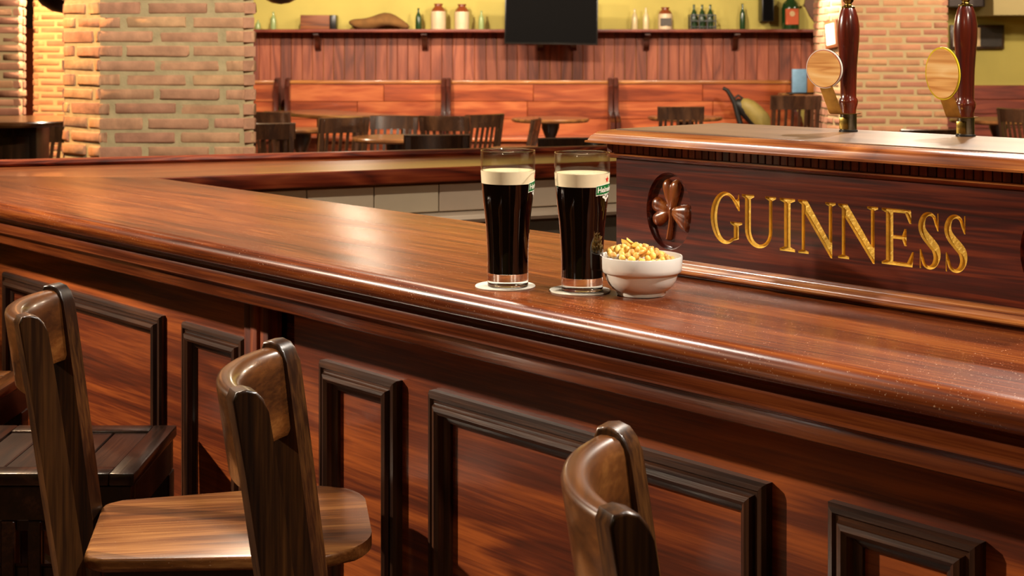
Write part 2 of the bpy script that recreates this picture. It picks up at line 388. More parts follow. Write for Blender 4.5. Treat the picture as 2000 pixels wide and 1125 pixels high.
brick_column('brick pier at the far left edge with a glaring lit end', [(xb - 1.0, Yl), (xb, Yl), (xb + .01, Yl + .11), (xb - 1.0, Yl + .11)], (0, 1), .55, 1.95, 'brick_far', seed=8)
Yo = 14.0; xa, xb = at(66, 0, Yo).x, at(150, 0, Yo).x
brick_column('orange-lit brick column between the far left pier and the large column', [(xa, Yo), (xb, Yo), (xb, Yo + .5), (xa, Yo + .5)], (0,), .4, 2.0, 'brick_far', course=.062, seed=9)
# red boarded door leaf glimpsed between pier and orange column
d1 = struct(mk('door_1', B().box(-.45, .45, -.03, .03, 0, 1.62, .005, 1), 'door_red', loc=(at(56, 0, 15.6).x, 15.6, 0)))
mk('door_head', B().box(-.5, .5, -.05, .05, 1.62, 3.2, .005, 1), 'beam', d1)

# ------------------------------------------------------------------ high shelf, brackets
Ysh = 16.4
zsh = CAMZ - (57 - HY) / F * 16.2
sh = thing('wall_shelf', 'long red-brown shelf above the plank wainscot', 'shelf', (0, RY1 - .02, zsh))
mk('shelf_board', B().box(-3.0, 3.72, -.30, 0, -.035, 0, .006), 'shelfwood', sh)
for px in (617, 828, 1056, 1122, 1265, 1440, 1603):
    X = at(px, 0, 16.25).x
    mk('bracket', B().prism([(0, -.035), (-.24, -.035), (-.24, -.065), (-.13, -.09), (-.09, -.15), (-.075, -.2), (-.04, -.23), (0, -.24)], -.03, .03, 'yz'), 'benchend', sh, loc=(X, 0, 0))

# ------------------------------------------------------------------ bench along the back wall
def bench(xl, xr, label):
    X0, X1 = at(xl, 0, 16.1).x, at(xr, 0, 16.1).x; w = X1 - X0
    t = thing('wall_bench', label, 'bench', (X0, 16.1, 0), 0, 'bench sections along the back wall')
    zt = CAMZ - (157 - HY) / F * 16.1
    mk('top_rail', B().box(0, w, -.05, .16, zt - .035, zt, .008), 'benchtrim', t)
    for k in range(4):
        nb = 2; cut = w * rnd.uniform(.35, .65)
        for (a, b) in ((0, cut - .002), (cut + .002, w)):
            m = B().box(a, b, -.025, .02, zt - .04 - .19 * (k + 1) + .003, zt - .04 - .19 * k, .004, 1)
            mk('back_board', m, 'benchwood', t, 30)
    mk('seat', B().box(0, w, -.5, .0, .42, .46, .01), 'benchwood', t)
    mk('base', B().box(0, w, -.42, -.38, 0, .42), 'benchwood', t, 0)
    for e in ((-.02 if xl > 500 else None), w - .03):
        if e is None: continue
        prof = [(-.5, 0), (-.5, .62), (-.42, .68), (-.14, .72), (-.12, .9), (-.15, zt - .06), (-.10, zt + .02), (-.02, zt + .03), (.05, zt), (.05, 0)]
        mk('end_panel', B().prism(prof, e, e + .05, 'yz', .006), 'benchend', t, 30)
    return t
bench(440, 544, 'bench section half hidden by the large brick column')
bench(563, 868, 'bench section to the left of the television')
bench(876, 1192, 'bench section below the television with a shining back')
bench(1201, 1548, 'bench section at the right, the olive bag leaning on it')

# ------------------------------------------------------------------ the bar
ZC = 1.10                                          # worktop height
PF = 1.84 * COSB                                   # front edge of the worktop
PIN = 2.606 * COSB                                 # inner edge
PP = 2.03 * COSB                                   # front panelling plane
S0, S1 = -4.3, .55
ic = atz(301, 347, ZC); s_ic = ic.x * Us.x + ic.y * Us.y; p_ic = ic.x * Np.x + ic.y * Np.y
def s_left(p): return s_ic - (p_ic - p) * 1.14
def sweep(prof, fl, s1, o):                        # profile (p, z) swept along s between a mitre and a straight end
    b = B(); b.grid([[(fl(p) - o[0], p - o[1], z - o[2]) for p, z in prof], [(s1 - o[0], p - o[1], z - o[2]) for p, z in prof]], closed_v=True, cap=True); return b
def subdiv_x(bq, n):
    es = [e for e in bq.b.edges if abs(e.verts[0].co.x - e.verts[1].co.x) > .8]
    bmesh.ops.subdivide_edges(bq.b, edges=es, cuts=n); return bq
o = (-1.6, PF, 0)
top = bar_thing('bar_worktop', 'long polished brown bar worktop with a rounded front edge', 'worktop', *o)
nose = [(PF + .024 - .024 * sin(radians(a)), ZC - .019 + .019 * cos(radians(a))) for a in range(0, 181, 15)]
mk('top_board', sweep([(p_ic, ZC - .038), (p_ic, ZC)] + nose, s_left, S1, o), 'worktop', top)

t = bar_thing('bar_counter', 'dark panelled bar front with moulded cornice and framed panels', 'bar', *o)
def fl0(p): return S0 - 1.14 * (PIN - p) * 0 - .15
cor = [None, (PF + .026, ZC - .0385), (PF + .034, ZC - .0435), (PF + .038, ZC - .049), (PF + .036, ZC - .055), (PF + .028, ZC - .0610), (PF + .018, ZC - .0645), (PF + .0125, ZC - .0665), (PF + .012, ZC - .0690),
       (PF + .018, ZC - .0715), (PF + .024, ZC - .0760), (PF + .027, ZC - .084), (PF + .029, ZC - .098), (PF + .034, ZC - .101), (PP + .002, ZC - .101), (PP + .002, ZC - .0385)]
cor = cor[1:]
mk('cornice', sweep(cor, lambda p: S0, S1, o), 'cornice', t)
sA, sB_ = s_of(534, 2.03), s_of(575, 2.03)
zb = ZC - .102
mk('front_board', B().box(S0 - o[0], sA - .085 - o[0], PP - .004 - o[1], PP + .02 - o[1], .09, zb), 'plywood', t, 0)
mk('pilaster', B().box(sA - .085 - o[0], sA - .058 - o[0], PP - .012 - o[1], PP + .02 - o[1], .09, zb, .003).box(sA - .056 - o[0], sA - .030 - o[0], PP - .018 - o[1], PP + .02 - o[1], .09, zb, .006).box(sA - .028 - o[0], sA - o[0], PP - .012 - o[1], PP + .02 - o[1], .09, zb, .003), 'pilaster', t)
mk('recess_strip', B().box(sA - o[0], sB_ - o[0], PP + .03 - o[1], PP + .05 - o[1], .09, zb), 'cornice', t, 0)
mk('front_board', B().box(sB_ - o[0], S1 - o[0], PP - o[1], PP + .02 - o[1], .09, zb), 'plywood', t, 0)
mk('plinth', B().box(S0 - o[0], S1 - o[0], PP - .012 - o[1], PP + .03 - o[1], 0, .09, .004), 'cornice', t)
mk('core', B().box(S0 - o[0], S1 - o[0], PP + .05 - o[1], p_ic - .03 - o[1], 0, ZC - .047), 'cornice', t, 0)
# framed panels: four mitred moulding strips each
ZT, ZB, MW = CAMZ - .276 * 2.03, .22, .046
mprof = [(0, 0), (0, -.012), (.004, -.017), (.010, -.018), (.013, -.014), (.017, -.014), (.020, -.022), (.027, -.024), (.033, -.020), (.036, -.011), (.040, -.010), (MW, -.006), (MW, 0)]
def frame(x0, x1):
    a, c = s_of(x0, 2.01) - o[0], s_of(x1, 2.01) - o[0]
    fr = bpy.data.objects.new('panel_frame', None); C.objects.link(fr); fr.parent = t; y0 = PP - o[1]
    def strip(nm, mat, fn): mk(nm, B().grid([[fn(w, d, e) for w, d in mprof] for e in (0, 1)], closed_v=True, cap=True), mat, fr, 25)
    strip('top_strip', 'framemould', lambda w, d, e: ((a + w, c - w)[e], y0 + d, ZT - w))
    strip('bottom_strip', 'framemould', lambda w, d, e: ((a + w, c - w)[e], y0 + d, ZB + w))
    strip('side_strip', 'framemould_v', lambda w, d, e: (a + w, y0 + d, (ZB + w, ZT - w)[e]))
    strip('side_strip', 'framemould_v', lambda w, d, e: (c - w, y0 + d, (ZB + w, ZT - w)[e]))
for x0, x1 in ((-150, -45), (4, 314), (354, 474), (622, 772), (835, 1494), (1614, 1912), (2030, 3100)): frame(x0, x1)

# ---- return leg of the bar at the back
A = [atz(1080, 318, ZC), atz(301, 347, ZC)]
d_in = (A[0] - A[1]).normalized()
ang_r = atan2(d_in.y, d_in.x)
far_in = A[1] + d_in * 2.6
rimL, rimR = atz(0, 326, ZC), atz(1170, 296.5, ZC); d_rim = (rimR - rimL).normalized()
oc = bw(s_left(PF), PF, ZC)
o2 = A[1].copy(); o2.z = 0
t2 = thing('bar_worktop', 'return worktop across the back of the bar with a raised outer rim', 'worktop', o2, ang_r)
Ri = Matrix.Rotation(-ang_r, 4, 'Z')
def L2(v, z): q = Ri @ (v - o2); return (q.x, q.y, z)
rim_far = rimL + d_rim * 3.0; rim_near = rimL - d_rim * .75
outl = [A[1], far_in, rim_far, rim_near, oc]
b = B(); lo = [b.b.verts.new(L2(v, ZC - .045)) for v in outl]; hi = [b.b.verts.new(L2(v, ZC - .001)) for v in outl]
b.b.faces.new(lo); b.b.faces.new(hi[::-1])
for i in range(5): b.b.faces.new([lo[i], lo[(i + 1) % 5], hi[(i + 1) % 5], hi[i]])
mk('top_board', b, 'returntop', t2, 0)
nr = Vector((-d_rim.y, d_rim.x, 0)); rp = [(-.004, -.001), (-.010, .008), (-.006, .016), (.006, .019), (.035, .019), (.042, .012), (.042, -.05), (0, -.05)]
mk('rim', B().grid([[L2(e + nr * w, ZC + z) for w, z in rp] for e in (rim_near, rim_far)], closed_v=True, cap=True), 'apron', t2, 40)
mk('apron', B().box(.0, 2.6, -.004, .02, ZC - .042, ZC - .002, .002), 'apron', t2)
# tiled wall, ledge and steel cabinet under it
t3 = thing('tiled_back_counter', 'pale tiled splash strip above a grey counter inside the bar', 'counter', o2, ang_r)
mk('grout_bed', B().box(0.02, 2.6, .03, .05, ZC - .135, ZC - .047), 'grout', t3, 0)
tm = B().box(-.098, .098, -.006, 0, 0, .08, .002, 1).mesh('tile', 30); tm.materials.append(MT['tile'])
for k in range(12): link('tile', tm, None, t3, (.13 + k * .1995, .03, ZC - .132))
mk('ledge', B().grid([[(x, y, z) for y, z in [(.05, -.135), (-.01, -.137), (-.03, -.142), (-.036, -.152), (-.03, -.162), (-.01, -.166), (.05, -.166)]] for x in (.02, 2.6)], closed_v=True, cap=True).xf(Matrix.Translation((0, 0, ZC))), 'tile', t3)
mk('cabinet', B().box(.02, 2.6, .0, .25, 0, ZC - .167), 'steel', t3, 0)
mk('cabinet', B().box(.0, 2.6, .25, .28, 0, ZC - .046), 'cornice', t3, 0)

# ------------------------------------------------------------------ beer font box with carved lettering
XF = 2.33; PT = XF * COSB; sL, sR = -1.672, -.842
of = ((sL + sR) / 2, PT, ZC)
ft = bar_thing('beer_font', 'dark carved wooden beer font with gilded GUINNESS lettering', 'beer font', *of)
hw = (sR - sL) / 2
ZTOP = CAMZ - .14 - ZC                             # height of the box above the worktop
# glyph outlines, cap height 1, width a
def g_I(a):
    t_, s_ = .075, .045; c = a / 2
    return [(0, 0), (a, 0), (a, s_), (c + t_, s_ + .04), (c + t_, .96 - s_), (a, 1 - s_), (a, 1), (0, 1), (0, 1 - s_), (c - t_, .96 - s_), (c - t_, s_ + .04), (0, s_)]
def g_N(a):
    s_ = .04
    return [(0, 0), (.24, 0), (.24, s_), (.155, s_ + .03), (.155, .75), (a - .11, -.025), (a - .075, -.025), (a - .075, .97 - s_), (a, 1 - s_), (a, 1), (a - .23, 1), (a - .23, 1 - s_), (a - .15, .97 - s_), (a - .15, .30), (.20, 1), (0, 1), (0, 1 - s_), (.08, .95 - s_), (.08, s_ + .03), (0, s_)]
def g_E(a):
    s_ = .04; l0, l1 = .09, .24
    return [(0, 0), (a - .03, 0), (a, .27), (a - .035, .27), (a - .14, .065), (l1, .065), (l1, .47), (a - .24, .47), (a - .19, .36), (a - .15, .36), (a - .15, .66), (a - .19, .66), (a - .24, .535), (l1, .535), (l1, .935), (a - .18, .935), (a - .09, .76), (a - .05, .76), (a - .06, 1), (0, 1), (0, 1 - s_), (l0, .96 - s_), (l0, s_ + .04), (0, s_)]
def g_U(a):
    s_ = .04; l0, l1 = .08, .225; r1 = a - .085; r0 = r1 - .08; cx = (l0 + r1) / 2
    out = arc(cx, .33, (r1 - l0) / 2, .345, 180, 360, 16); inn = arc((l1 + r0) / 2, .33, (r0 - l1) / 2, .27, 360, 180, 14)
    return [(0, 1), (0, 1 - s_), (l0, .96 - s_)] + out + [(r1, .96 - s_), (a, 1 - s_), (a, 1), (r0 - .09, 1), (r0 - .09, 1 - s_), (r0, .96 - s_)] + inn + [(l1, .96 - s_), (l1 + .08, 1 - s_), (l1 + .08, 1)]
def g_G(a):
    cx = .47 * a; rx = .47 * a
    inn = arc(cx + .035, .5, rx - .13, .445, 52, 300, 26); out = arc(cx, .5, rx, .515, 304, 46, 30)
    return [(a - .075, .985), (a - .105, .985), (a - .105, .985)][:1] + [(a - .06, .66), (a - .095, .66)] + inn + [(a - .21, .13), (a - .21, .36), (a - .30, .40), (a - .30, .44), (a, .44), (a, .40), (a - .085, .37), (a - .085, .11)] + out + [(a - .105, .90), (a - .095, .985)]
def g_S(a):
    sp = [(.80, .80), (.70, .92), (.52, .965), (.31, .93), (.19, .81), (.20, .69), (.34, .58), (.58, .47), (.78, .36), (.82, .21), (.70, .085), (.50, .035), (.30, .075), (.20, .20)]
    wd = [.06, .06, .065, .09, .125, .145, .165, .175, .165, .13, .095, .065, .06, .06]
    P = [];
    def cr(p0, p1, p2, p3, u): return .5 * ((2 * p1) + (-p0 + p2) * u + (2 * p0 - 5 * p1 + 4 * p2 - p3) * u * u + (-p0 + 3 * p1 - 3 * p2 + p3) * u ** 3)
    n = len(sp)
    for i in range(n - 1):
        for k in range(4):
            u = k / 4; ix = [max(i - 1, 0), i, i + 1, min(i + 2, n - 1)]
            P.append((cr(*[sp[j][0] * a for j in ix], u), cr(*[sp[j][1] for j in ix], u), cr(*[wd[j] for j in ix], u)))
    P.append((sp[-1][0] * a, sp[-1][1], wd[-1]))
    Lf, Rt = [], []
    for i, (x, y, w) in enumerate(P):
        q0, q1 = P[max(i - 1, 0)], P[min(i + 1, len(P) - 1)]; dx, dy = q1[0] - q0[0], q1[1] - q0[1]; l = sqrt(dx * dx + dy * dy)
        nx, ny = -dy / l, dx / l; Lf.append((x + nx * w / 2, y + ny * w / 2)); Rt.append((x - nx * w / 2, y - ny * w / 2))
    return Lf + [(.155 * a, .01), (.10 * a, .01), (.10 * a, .34), (.155 * a, .34)] + Rt[::-1] + [(.85 * a, .99), (.90 * a, .99), (.90 * a, .68), (.85 * a, .68)]
ext = [(1388, 1449.6, g_G), (1448.8, 1515.5, g_U), (1522.7, 1552.9, g_I), (1559, 1632, g_N), (1637, 1715, g_N), (1722, 1785, g_E), (1792, 1838, g_S), (1842.5, 1890.5, g_S)]
ZL0, ZL1 = CAMZ - .302 - ZC, CAMZ - .2253 - ZC; hl = ZL1 - ZL0
def area(p): return sum(p[i][0] * p[(i + 1) % len(p)][1] - p[(i + 1) % len(p)][0] * p[i][1] for i in range(len(p))) / 2
def inset(p, d):
    n = len(p); sg = 1 if area(p) > 0 else -1; out = []
    for i in range(n):
        a, b_, c = Vector(p[i - 1]), Vector(p[i]), Vector(p[(i + 1) % n])
        e0, e1 = (b_ - a), (c - b_)
        if e0.length < 1e-7: e0 = e1
        if e1.length < 1e-7: e1 = e0
        e0.normalize(); e1.normalize(); n0 = Vector((-e0.y, e0.x)) * sg; n1 = Vector((-e1.y, e1.x)) * sg
        m = n0 + n1; m = n0 if m.length < .2 else m.normalized(); k = d / max(.45, m.dot(n0)); out.append((b_.x + m.x * k, b_.y + m.y * k))
    return out
def dedupe(p):
    q = []
    for v in p:
        if not q or (abs(v[0] - q[-1][0]) + abs(v[1] - q[-1][1])) > 1e-5: q.append(v)
    return q
holes = []
for x0, x1, g in ext:
    a0, a1 = s_of(x0, XF) - of[0], s_of(x1, XF) - of[0]
    pl = dedupe([(a0 + u * hl, ZL0 + v * hl) for u, v in g((a1 - a0) / hl)]); holes.append(pl)
    ins = inset(pl, .0017); b = B()
    V0 = [b.b.verts.new((x, 0, z)) for x, z in pl]; V1 = [b.b.verts.new((x, .0035, z)) for x, z in ins]; n = len(pl)
    for i in range(n): b.b.faces.new([V0[i], V0[(i + 1) % n], V1[(i + 1) % n], V1[i]])
    for tr in tessellate_polygon([[Vector((x, z, 0)) for x, z in ins]]):
        try: b.b.faces.new([V1[i] for i in tr])
        except ValueError: pass
    lt = mk('carved_letter', b, 'gold', ft, 25)
mc = [(s_of(1306, XF) - of[0], CAMZ - .2634 - ZC), ((s_of(1640, XF) - of[0]) * 2 - (s_of(1306, XF) - of[0]), CAMZ - .2634 - ZC)]
MA, MB_ = .047, .0605
for c in mc: holes.append([(c[0] + MA * cos(2 * pi * k / 56), c[1] + MB_ * sin(2 * pi * k / 56)) for k in range(56)])
zp0, zp1 = CAMZ - .3395 - ZC, CAMZ - .184 - ZC
rect = [(-hw, zp0 - .02), (hw, zp0 - .02), (hw, zp1 + .01), (-hw, zp1 + .01)]
allp = [Vector((x, z, 0)) for lp in [rect] + holes for x, z in lp]
b = B(); VV = [b.b.verts.new((v.x, 0, v.y)) for v in allp]
for tr in tessellate_polygon([[Vector((x, z, 0)) for x, z in lp] for lp in [rect] + holes]):
    try: b.b.faces.new([VV[i] for i in tr])
    except ValueError: pass
mk('front_panel', b, 'fontpanel', ft, 0)
DB = .262                                          # depth of the box
mk('box_side', B().box(-hw, -hw + .018, .0005, DB, .0, zp1), 'fontpanel', ft, 0)
mk('box_side', B().box(hw - .018, hw, .0005, DB, .0, zp1), 'fontpanel', ft, 0)
mk('box_back', B().box(-hw, hw, DB, DB + .015, 0, zp1), 'fontpanel', ft, 0)
mk('box_back', B().box(-hw + .018, hw - .018, .02, .03, .0, zp1), 'fontpanel', ft, 0)
# shamrock medallions: a sunk oval dish and the leaf carved in relief
LB = [(radians(102), .050, .0115), (radians(77), .050, .0115), (radians(166), .042, .0135), (radians(208), .043, .0125), (radians(-1), .043, .0140), (radians(-33), .046, .0130)]
def hgt(u, v):
    h = 0
    for a_, ln, wd_ in LB:
        x = u * cos(a_) + v * sin(a_); y = -u * sin(a_) + v * cos(a_)
        tt_ = max(0, min(1, x / ln)); wv = wd_ * (.45 + .65 * tt_)
        q = max(0, (abs(x - ln * .5) / (ln * .5))) ** 3.2 + (y / wv) ** 2
        if q < 1 and x > 0: h = max(h, .0098 * (1 - q) ** .42 * (.72 + .28 * tt_))
    if -.046 < v < .004:
        sx = -.007 * (v / -.046) ** 2 if v < 0 else 0; q = ((u - sx) / (.0036 + .0016 * max(0, -v / .046))) ** 2
        if q < 1: h = max(h, .0075 * (1 - q) ** .5)
    return h
b = B(); rows = []
for r, y in ((1, 0), (.985, .004), (.97, .0072), (.94, .0088), (.8, .0092), (.4, .0092), (.002, .0092)): rows.append([(MA * r * cos(2 * pi * k / 72), y, MB_ * r * sin(2 * pi * k / 72)) for k in range(72)])
dish = b.grid(rows, closed_v=True).mesh('medallion', 35)
N_ = 110; b = B(); V = {}
for i in range(N_):
    for j in range(N_):
        u, v = -.05 + .1 * i / (N_ - 1), -.056 + .112 * j / (N_ - 1); V[i, j] = (u, hgt(u, v), v)
VB = {}
def vb(i, j):
    if (i, j) not in VB: u, h, v = V[i, j]; VB[i, j] = b.b.verts.new((u, .0093 - h, v))
    return VB[i, j]
for i in range(N_ - 1):
    for j in range(N_ - 1):
        if max(V[i + a_, j + c_][1] for a_ in (0, 1) for c_ in (0, 1)) > 0: b.b.faces.new([vb(i, j), vb(i + 1, j), vb(i + 1, j + 1), vb(i, j + 1)])
for _ in range(2): bmesh.ops.smooth_vert(b.b, verts=b.b.verts, factor=.5, use_axis_x=True, use_axis_y=True, use_axis_z=True)
leaf = b.mesh('shamrock', 180)
for c in mc:
    md = link('medallion', dish, 'fontpanel', ft, (c[0], 0, c[1])); link('shamrock', leaf, 'carved', md)
# base moulding
bm_ = [(.004, 0), (-.014, 0), (-.0145, .0045), (-.024, .0050), (-.0265, .0075), (-.0265, .0095), (-.022, .0115), (-.0205, .0135), (-.019, .0170), (-.013, .0185), (-.009, .0190), (-.007, .0215), (.0, .0235), (.004, .0235)]
mk('base_moulding', B().grid([[(x, y, z) for y, z in bm_] for x in (-hw - .01, hw + .01)], closed_v=True, cap=True), 'fonttrim', ft)
# dentil course and bead
zd0, zd1 = CAMZ - .1775 - ZC, CAMZ - .1635 - ZC
mk('dentil_backing', B().box(-hw - .012, hw + .012, -.006, .02, zd0 - .001, zd1 + .003), 'blackmetal', ft, 0)
dm = B().box(-.0058, .0058, -.011, -.005, 0, zd1 - zd0, .0008, 1).mesh('dentil', 30); dm.materials.append(MT['dentilwood'])
k = -hw - .012 + .0068
while k < hw + .012: link('dentil', dm, None, ft, (k, 0, zd0)); k += .0135
bd = [(.004, -.009), (-.002, -.009), (-.008, -.006), (-.0125, -.003), (-.0125, 0), (.004, 0)]
mk('bead', B().grid([[(x, y, z + zd0) for y, z in bd] for x in (-hw - .012, hw + .012)], closed_v=True, cap=True), 'fonttrim', ft)
# top slab with thumbnail edge, swept round front and left end
edge = [(.030, 0), (.024, 0), (.012, -.003), (.003, -.010), (.0, -.0165), (-.0035, -.0175), (-.0035, -.0205), (.012, -.0225), (.030, -.0225)]
fx0, fx1, fy0, fy1 = -hw - .026, hw + .026, -.040, DB + .03
b = B(); rows = []
for (cx_, cy_, dx, dy) in ((fx0, fy1, 1, -1), (fx0, fy0, 1, 1), (fx1, fy0, -1, 1), (fx1, fy1, -1, -1)):
    rows.append([(cx_ + dx * e, cy_ + dy * e, ZTOP + z) for e, z in edge])
b.grid(rows, closed_u=True, closed_v=True)
mk('top_edge', b, 'fonttrim', ft, 30)
mk('top_panel', B().box(fx0 + .032, fx1 - .032, fy0 + .032, fy1 - .032, ZTOP - .02, ZTOP + .0015, .001, 1), 'fonttop', ft)

# ------------------------------------------------------------------ bar stools with curved crest rail
ZS, ZTP, AL = CAMZ - .79 * .94, CAMZ - .412 * .94, radians(25)
def make_stool():
    t = thing('bar_stool', '', 'bar stool')
    xb, yo, lean, PWd, PTh = -.090, .158, .15, .038, .032
    def prof():
        zt = ZTP; f = lambda z: (zt - z) * lean if z > .55 else (zt - .55) * lean - (.55 - z) * .16
        zsx = [zt - .10, zt - .2, ZS, .55, .4, .2, 0]
        back = [(f(z), z) for z in zsx]
        front = [(f(z) + PWd + (.006 if z < .7 else 0), z) for z in zsx]
        tp = [(0, zt - .012), (.004, zt - .002), (.016, zt), (.028, zt - .004), (.036, zt - .013), (.041, zt - .027), (.045, zt - .05)]
        return back[::-1] + tp + front
    for sg in (-1, 1):
        b = B().prism(prof(), -PTh / 2, PTh / 2, 'xz', .0035)
        b.xf(Matrix.Translation((xb, sg * (yo - PTh / 2), 0)) @ Matrix.Rotation(-sg * AL, 4, 'Z'))
        mk('back_post', b, 'stoolwood', t, 50, wn=True)
    AR = radians(34); c = yo - PTh + .006; R = c / sin(AR); xe = xb + .016; xc = xe + R * cos(AR)
    sec = [(-.015, -.118), (-.015, -.016), (-.013, -.011), (-.009, -.0085), (.0, -.0085), (.006, -.0095), (.011, -.013), (.0145, -.020), (.016, -.030), (.016, -.110), (.012, -.118), (.0, -.122), (-.010, -.123)]
    rows = []
    for i in range(25):
        ph = -AR + 2 * AR * i / 24
        rows.append([(xc - (R - r) * cos(ph) - .15 * z, (R - r) * sin(ph), ZTP + z) for r, z in sec])
    mk('crest_rail', B().grid(rows, closed_v=True, cap=True), 'stoolrail', t, 50)
    ol = arc(.03, -.108, .03, .03, 180, 270, 4) + arc(.320, -.072, .1, .105, 275, 355, 8) + arc(.320, .072, .1, .105, 5, 85, 8) + arc(.03, .108, .03, .03, 90, 180, 4)
    mk('seat', B().prism(ol, ZS - .020, ZS, 'xy', .006), 'stoolseat', t, 40)
    mk('seat_frame', B().prism([(.03, -.122), (.35, -.155), (.35, .155), (.03, .122)], ZS - .078, ZS - .0205, 'xy'), 'stooldark', t, 0)
    for sg in (-1, 1):
        mk('front_leg', B().grid([[(.30 + q[0] + e * .02, sg * (.115 + e * .015) + q[1], z) for q in ((-.02, -.02), (.02, -.02), (.02, .02), (-.02, .02))] for z, e in ((0, 1), (ZS - .079, 0))], closed_v=True, cap=True), 'stooldark', t, 0)
        mk('side_stretcher', B().tube([(-.06, sg * .155, .30), (.31, sg * .125, .30)], .011), 'stooldark', t)
    mk('foot_rail', B().tube([(.312, -.125, .22), (.312, .125, .22)], .013), 'stooldark', t)
    return t
stool = make_stool(); gs = 'bar stools with curved backs'
stools = [('curved-back bar stool at the left, its broad lit seat in view', -.770, 2.393, 9),
          ('curved-back bar stool in the middle, seen in front of the lit seat', -.334, 1.915, 1),
          ('curved-back bar stool nearest the viewer at the bottom right of centre', .093, 1.46, -3)]
for i, (lb, x, y, a) in enumerate(stools):
    q = stool if i == 0 else copy_tree(stool)
    q['label'] = lb; q['group'] = gs; ra = radians(a)
    q.location = ((x + .09 * cos(ra)) * .94, (y + .09 * sin(ra)) * .94, 0); q.rotation_euler = (0, 0, ra)

# square planked stools at the left
def plank_stool(label, loc, rz, w, d, h, topmat):
    t = thing('plank_stool', label, 'stool', loc, rz, 'square planked stools at the left')
    fw = .045
    for k in range(4):
        a = fw + (w - 2 * fw) / 4 * k
        mk('seat_plank', B().box(a + .001, a + (w - 2 * fw) / 4 - .001, fw, d - fw, h - .02, h - .004, .002, 1), topmat, t, 30)
    for (x0, x1, y0, y1) in ((0, fw, 0, d), (w - fw, w, 0, d), (fw, w - fw, 0, fw), (fw, w - fw, d - fw, d)):
        mk('seat_border', B().box(x0, x1, y0, y1, h - .022, h, .003), topmat, t)
    for (x0, x1, y0, y1) in ((.006, w - .006, .004, .024), (.006, w - .006, d - .024, d - .004), (.004, .024, .024, d - .024), (w - .024, w - .004, .024, d - .024)):
        mk('apron', B().box(x0, x1, y0, y1, h - .085, h - .023, .002, 1), 'stooldark', t, 30)
    for x0 in (.004, w - .049):
        for y0 in (.004, d - .049): mk('leg', B().box(x0, x0 + .045, y0, y0 + .045, 0, h - .084, .003, 1), 'stooldark', t, 30)
    for y0 in (.016, d - .034):
        mk('stretcher', B().box(.05, w - .05, y0, y0 + .018, h - .20, h - .17, .002, 1), 'stooldark', t, 30)
        for k in range(5):
            x0 = .075 + k * (w - .17) / 4
            mk('slat', B().box(x0, x0 + .024, y0 - .012 if y0 < .1 else y0 + .019, y0 - .001 if y0 < .1 else y0 + .03, .15, h - .086, .002, 1), 'stooldark', t, 30)
    return t
c0 = atz(262, 925, .70); plank_stool('dark square stool with planked seat behind the leftmost curved-back stool', (c0.x - .36, c0.y, 0), 0, .36, .333, .70, 'stooldark')
c1 = atz(36, 735, .70); plank_stool('reddish square stool seat cut off by the left edge of the photo', (c1.x - .36, c1.y - .23, 0), radians(-2), .36, .30, .70, 'stoolrail')

# ------------------------------------------------------------------ two pints
gp = [(.0265, 0), (.0300, .0015), (.0302, .019), (.0300, .031), (.0304, .054), (.0318, .078), (.0337, .1016), (.0366, .125), (.0390, .151), (.0402, .170), (.0403, .185), (.0402, .1985)]
gi = [(.0391, .1985), (.0391, .185), (.0390, .170), (.0378, .151), (.0354, .125), (.0325, .1016), (.0306, .078), (.0290, .054), (.0284, .031), (.0278, .024), (.024, .0205), (.0, .020)]
def rad_out(z):
    for (r0, z0), (r1, z1_) in zip(gp, gp[1:]):
        if z0 <= z <= z1_: return r0 + (r1 - r0) * (z - z0) / (z1_ - z0)
    return gp[-1][0]
def rad_in(z):
    q = gi[::-1]
    for (r0, z0), (r1, z1_) in zip(q, q[1:]):
        if z0 <= z <= z1_: return r0 + (r1 - r0) * (z - z0) / max(1e-6, z1_ - z0)
    return q[-1][0]
def wrap(me, ang, zc, k=1.0, lift=.0004, tilt=0):
    """bend a flat mesh (x,y) round the glass: x -> arc length, y -> height"""
    for v in me.vertices:
        z = zc + v.co.y * k + v.co.x * k * tilt; r = rad_out(z) + lift + v.co.z; th = ang + v.co.x * k / .0392
        v.co = (r * cos(th), r * sin(th), z)
    return me
def flat_poly(pts, n=1):
    b = B()
    vs = [b.b.verts.new((x, y, 0)) for x, y in pts]
    f = b.b.faces.new(vs)
    bmesh.ops.triangulate(b.b, faces=[f]); bmesh.ops.subdivide_edges(b.b, edges=b.b.edges, cuts=3, use_grid_fill=True)
    me = bpy.data.meshes.new('flat'); b.b.to_mesh(me); b.b.free(); return me
def text_mesh(body, size):
    cu = bpy.data.curves.new('lettering', 'FONT'); cu.body = body; cu.size = size; cu.align_x = 'CENTER'; cu.align_y = 'CENTER'; cu.offset = size * .02; cu.resolution_u = 3
    cu.space_character = .95
    ob = bpy.data.objects.new('lettering', cu); C.objects.link(ob); bpy.context.view_layer.update()
    me = bpy.data.meshes.new_from_object(ob.evaluated_get(bpy.context.evaluated_depsgraph_get()))
    bpy.data.objects.remove(ob); bpy.data.curves.remove(cu); return me
star = [((.0052 if k % 2 == 0 else .0021) * sin(k * pi / 5), (.0052 if k % 2 == 0 else .0021) * cos(k * pi / 5)) for k in range(10)]
def banner(w, h, s=0):
    top = [(w / 2 - w * i / 20, h / 2 + .0012 * cos(pi * (i / 20 - .5))) for i in range(21)]
    return [(-w / 2, -h / 2), (w / 2, -h / 2)] + top
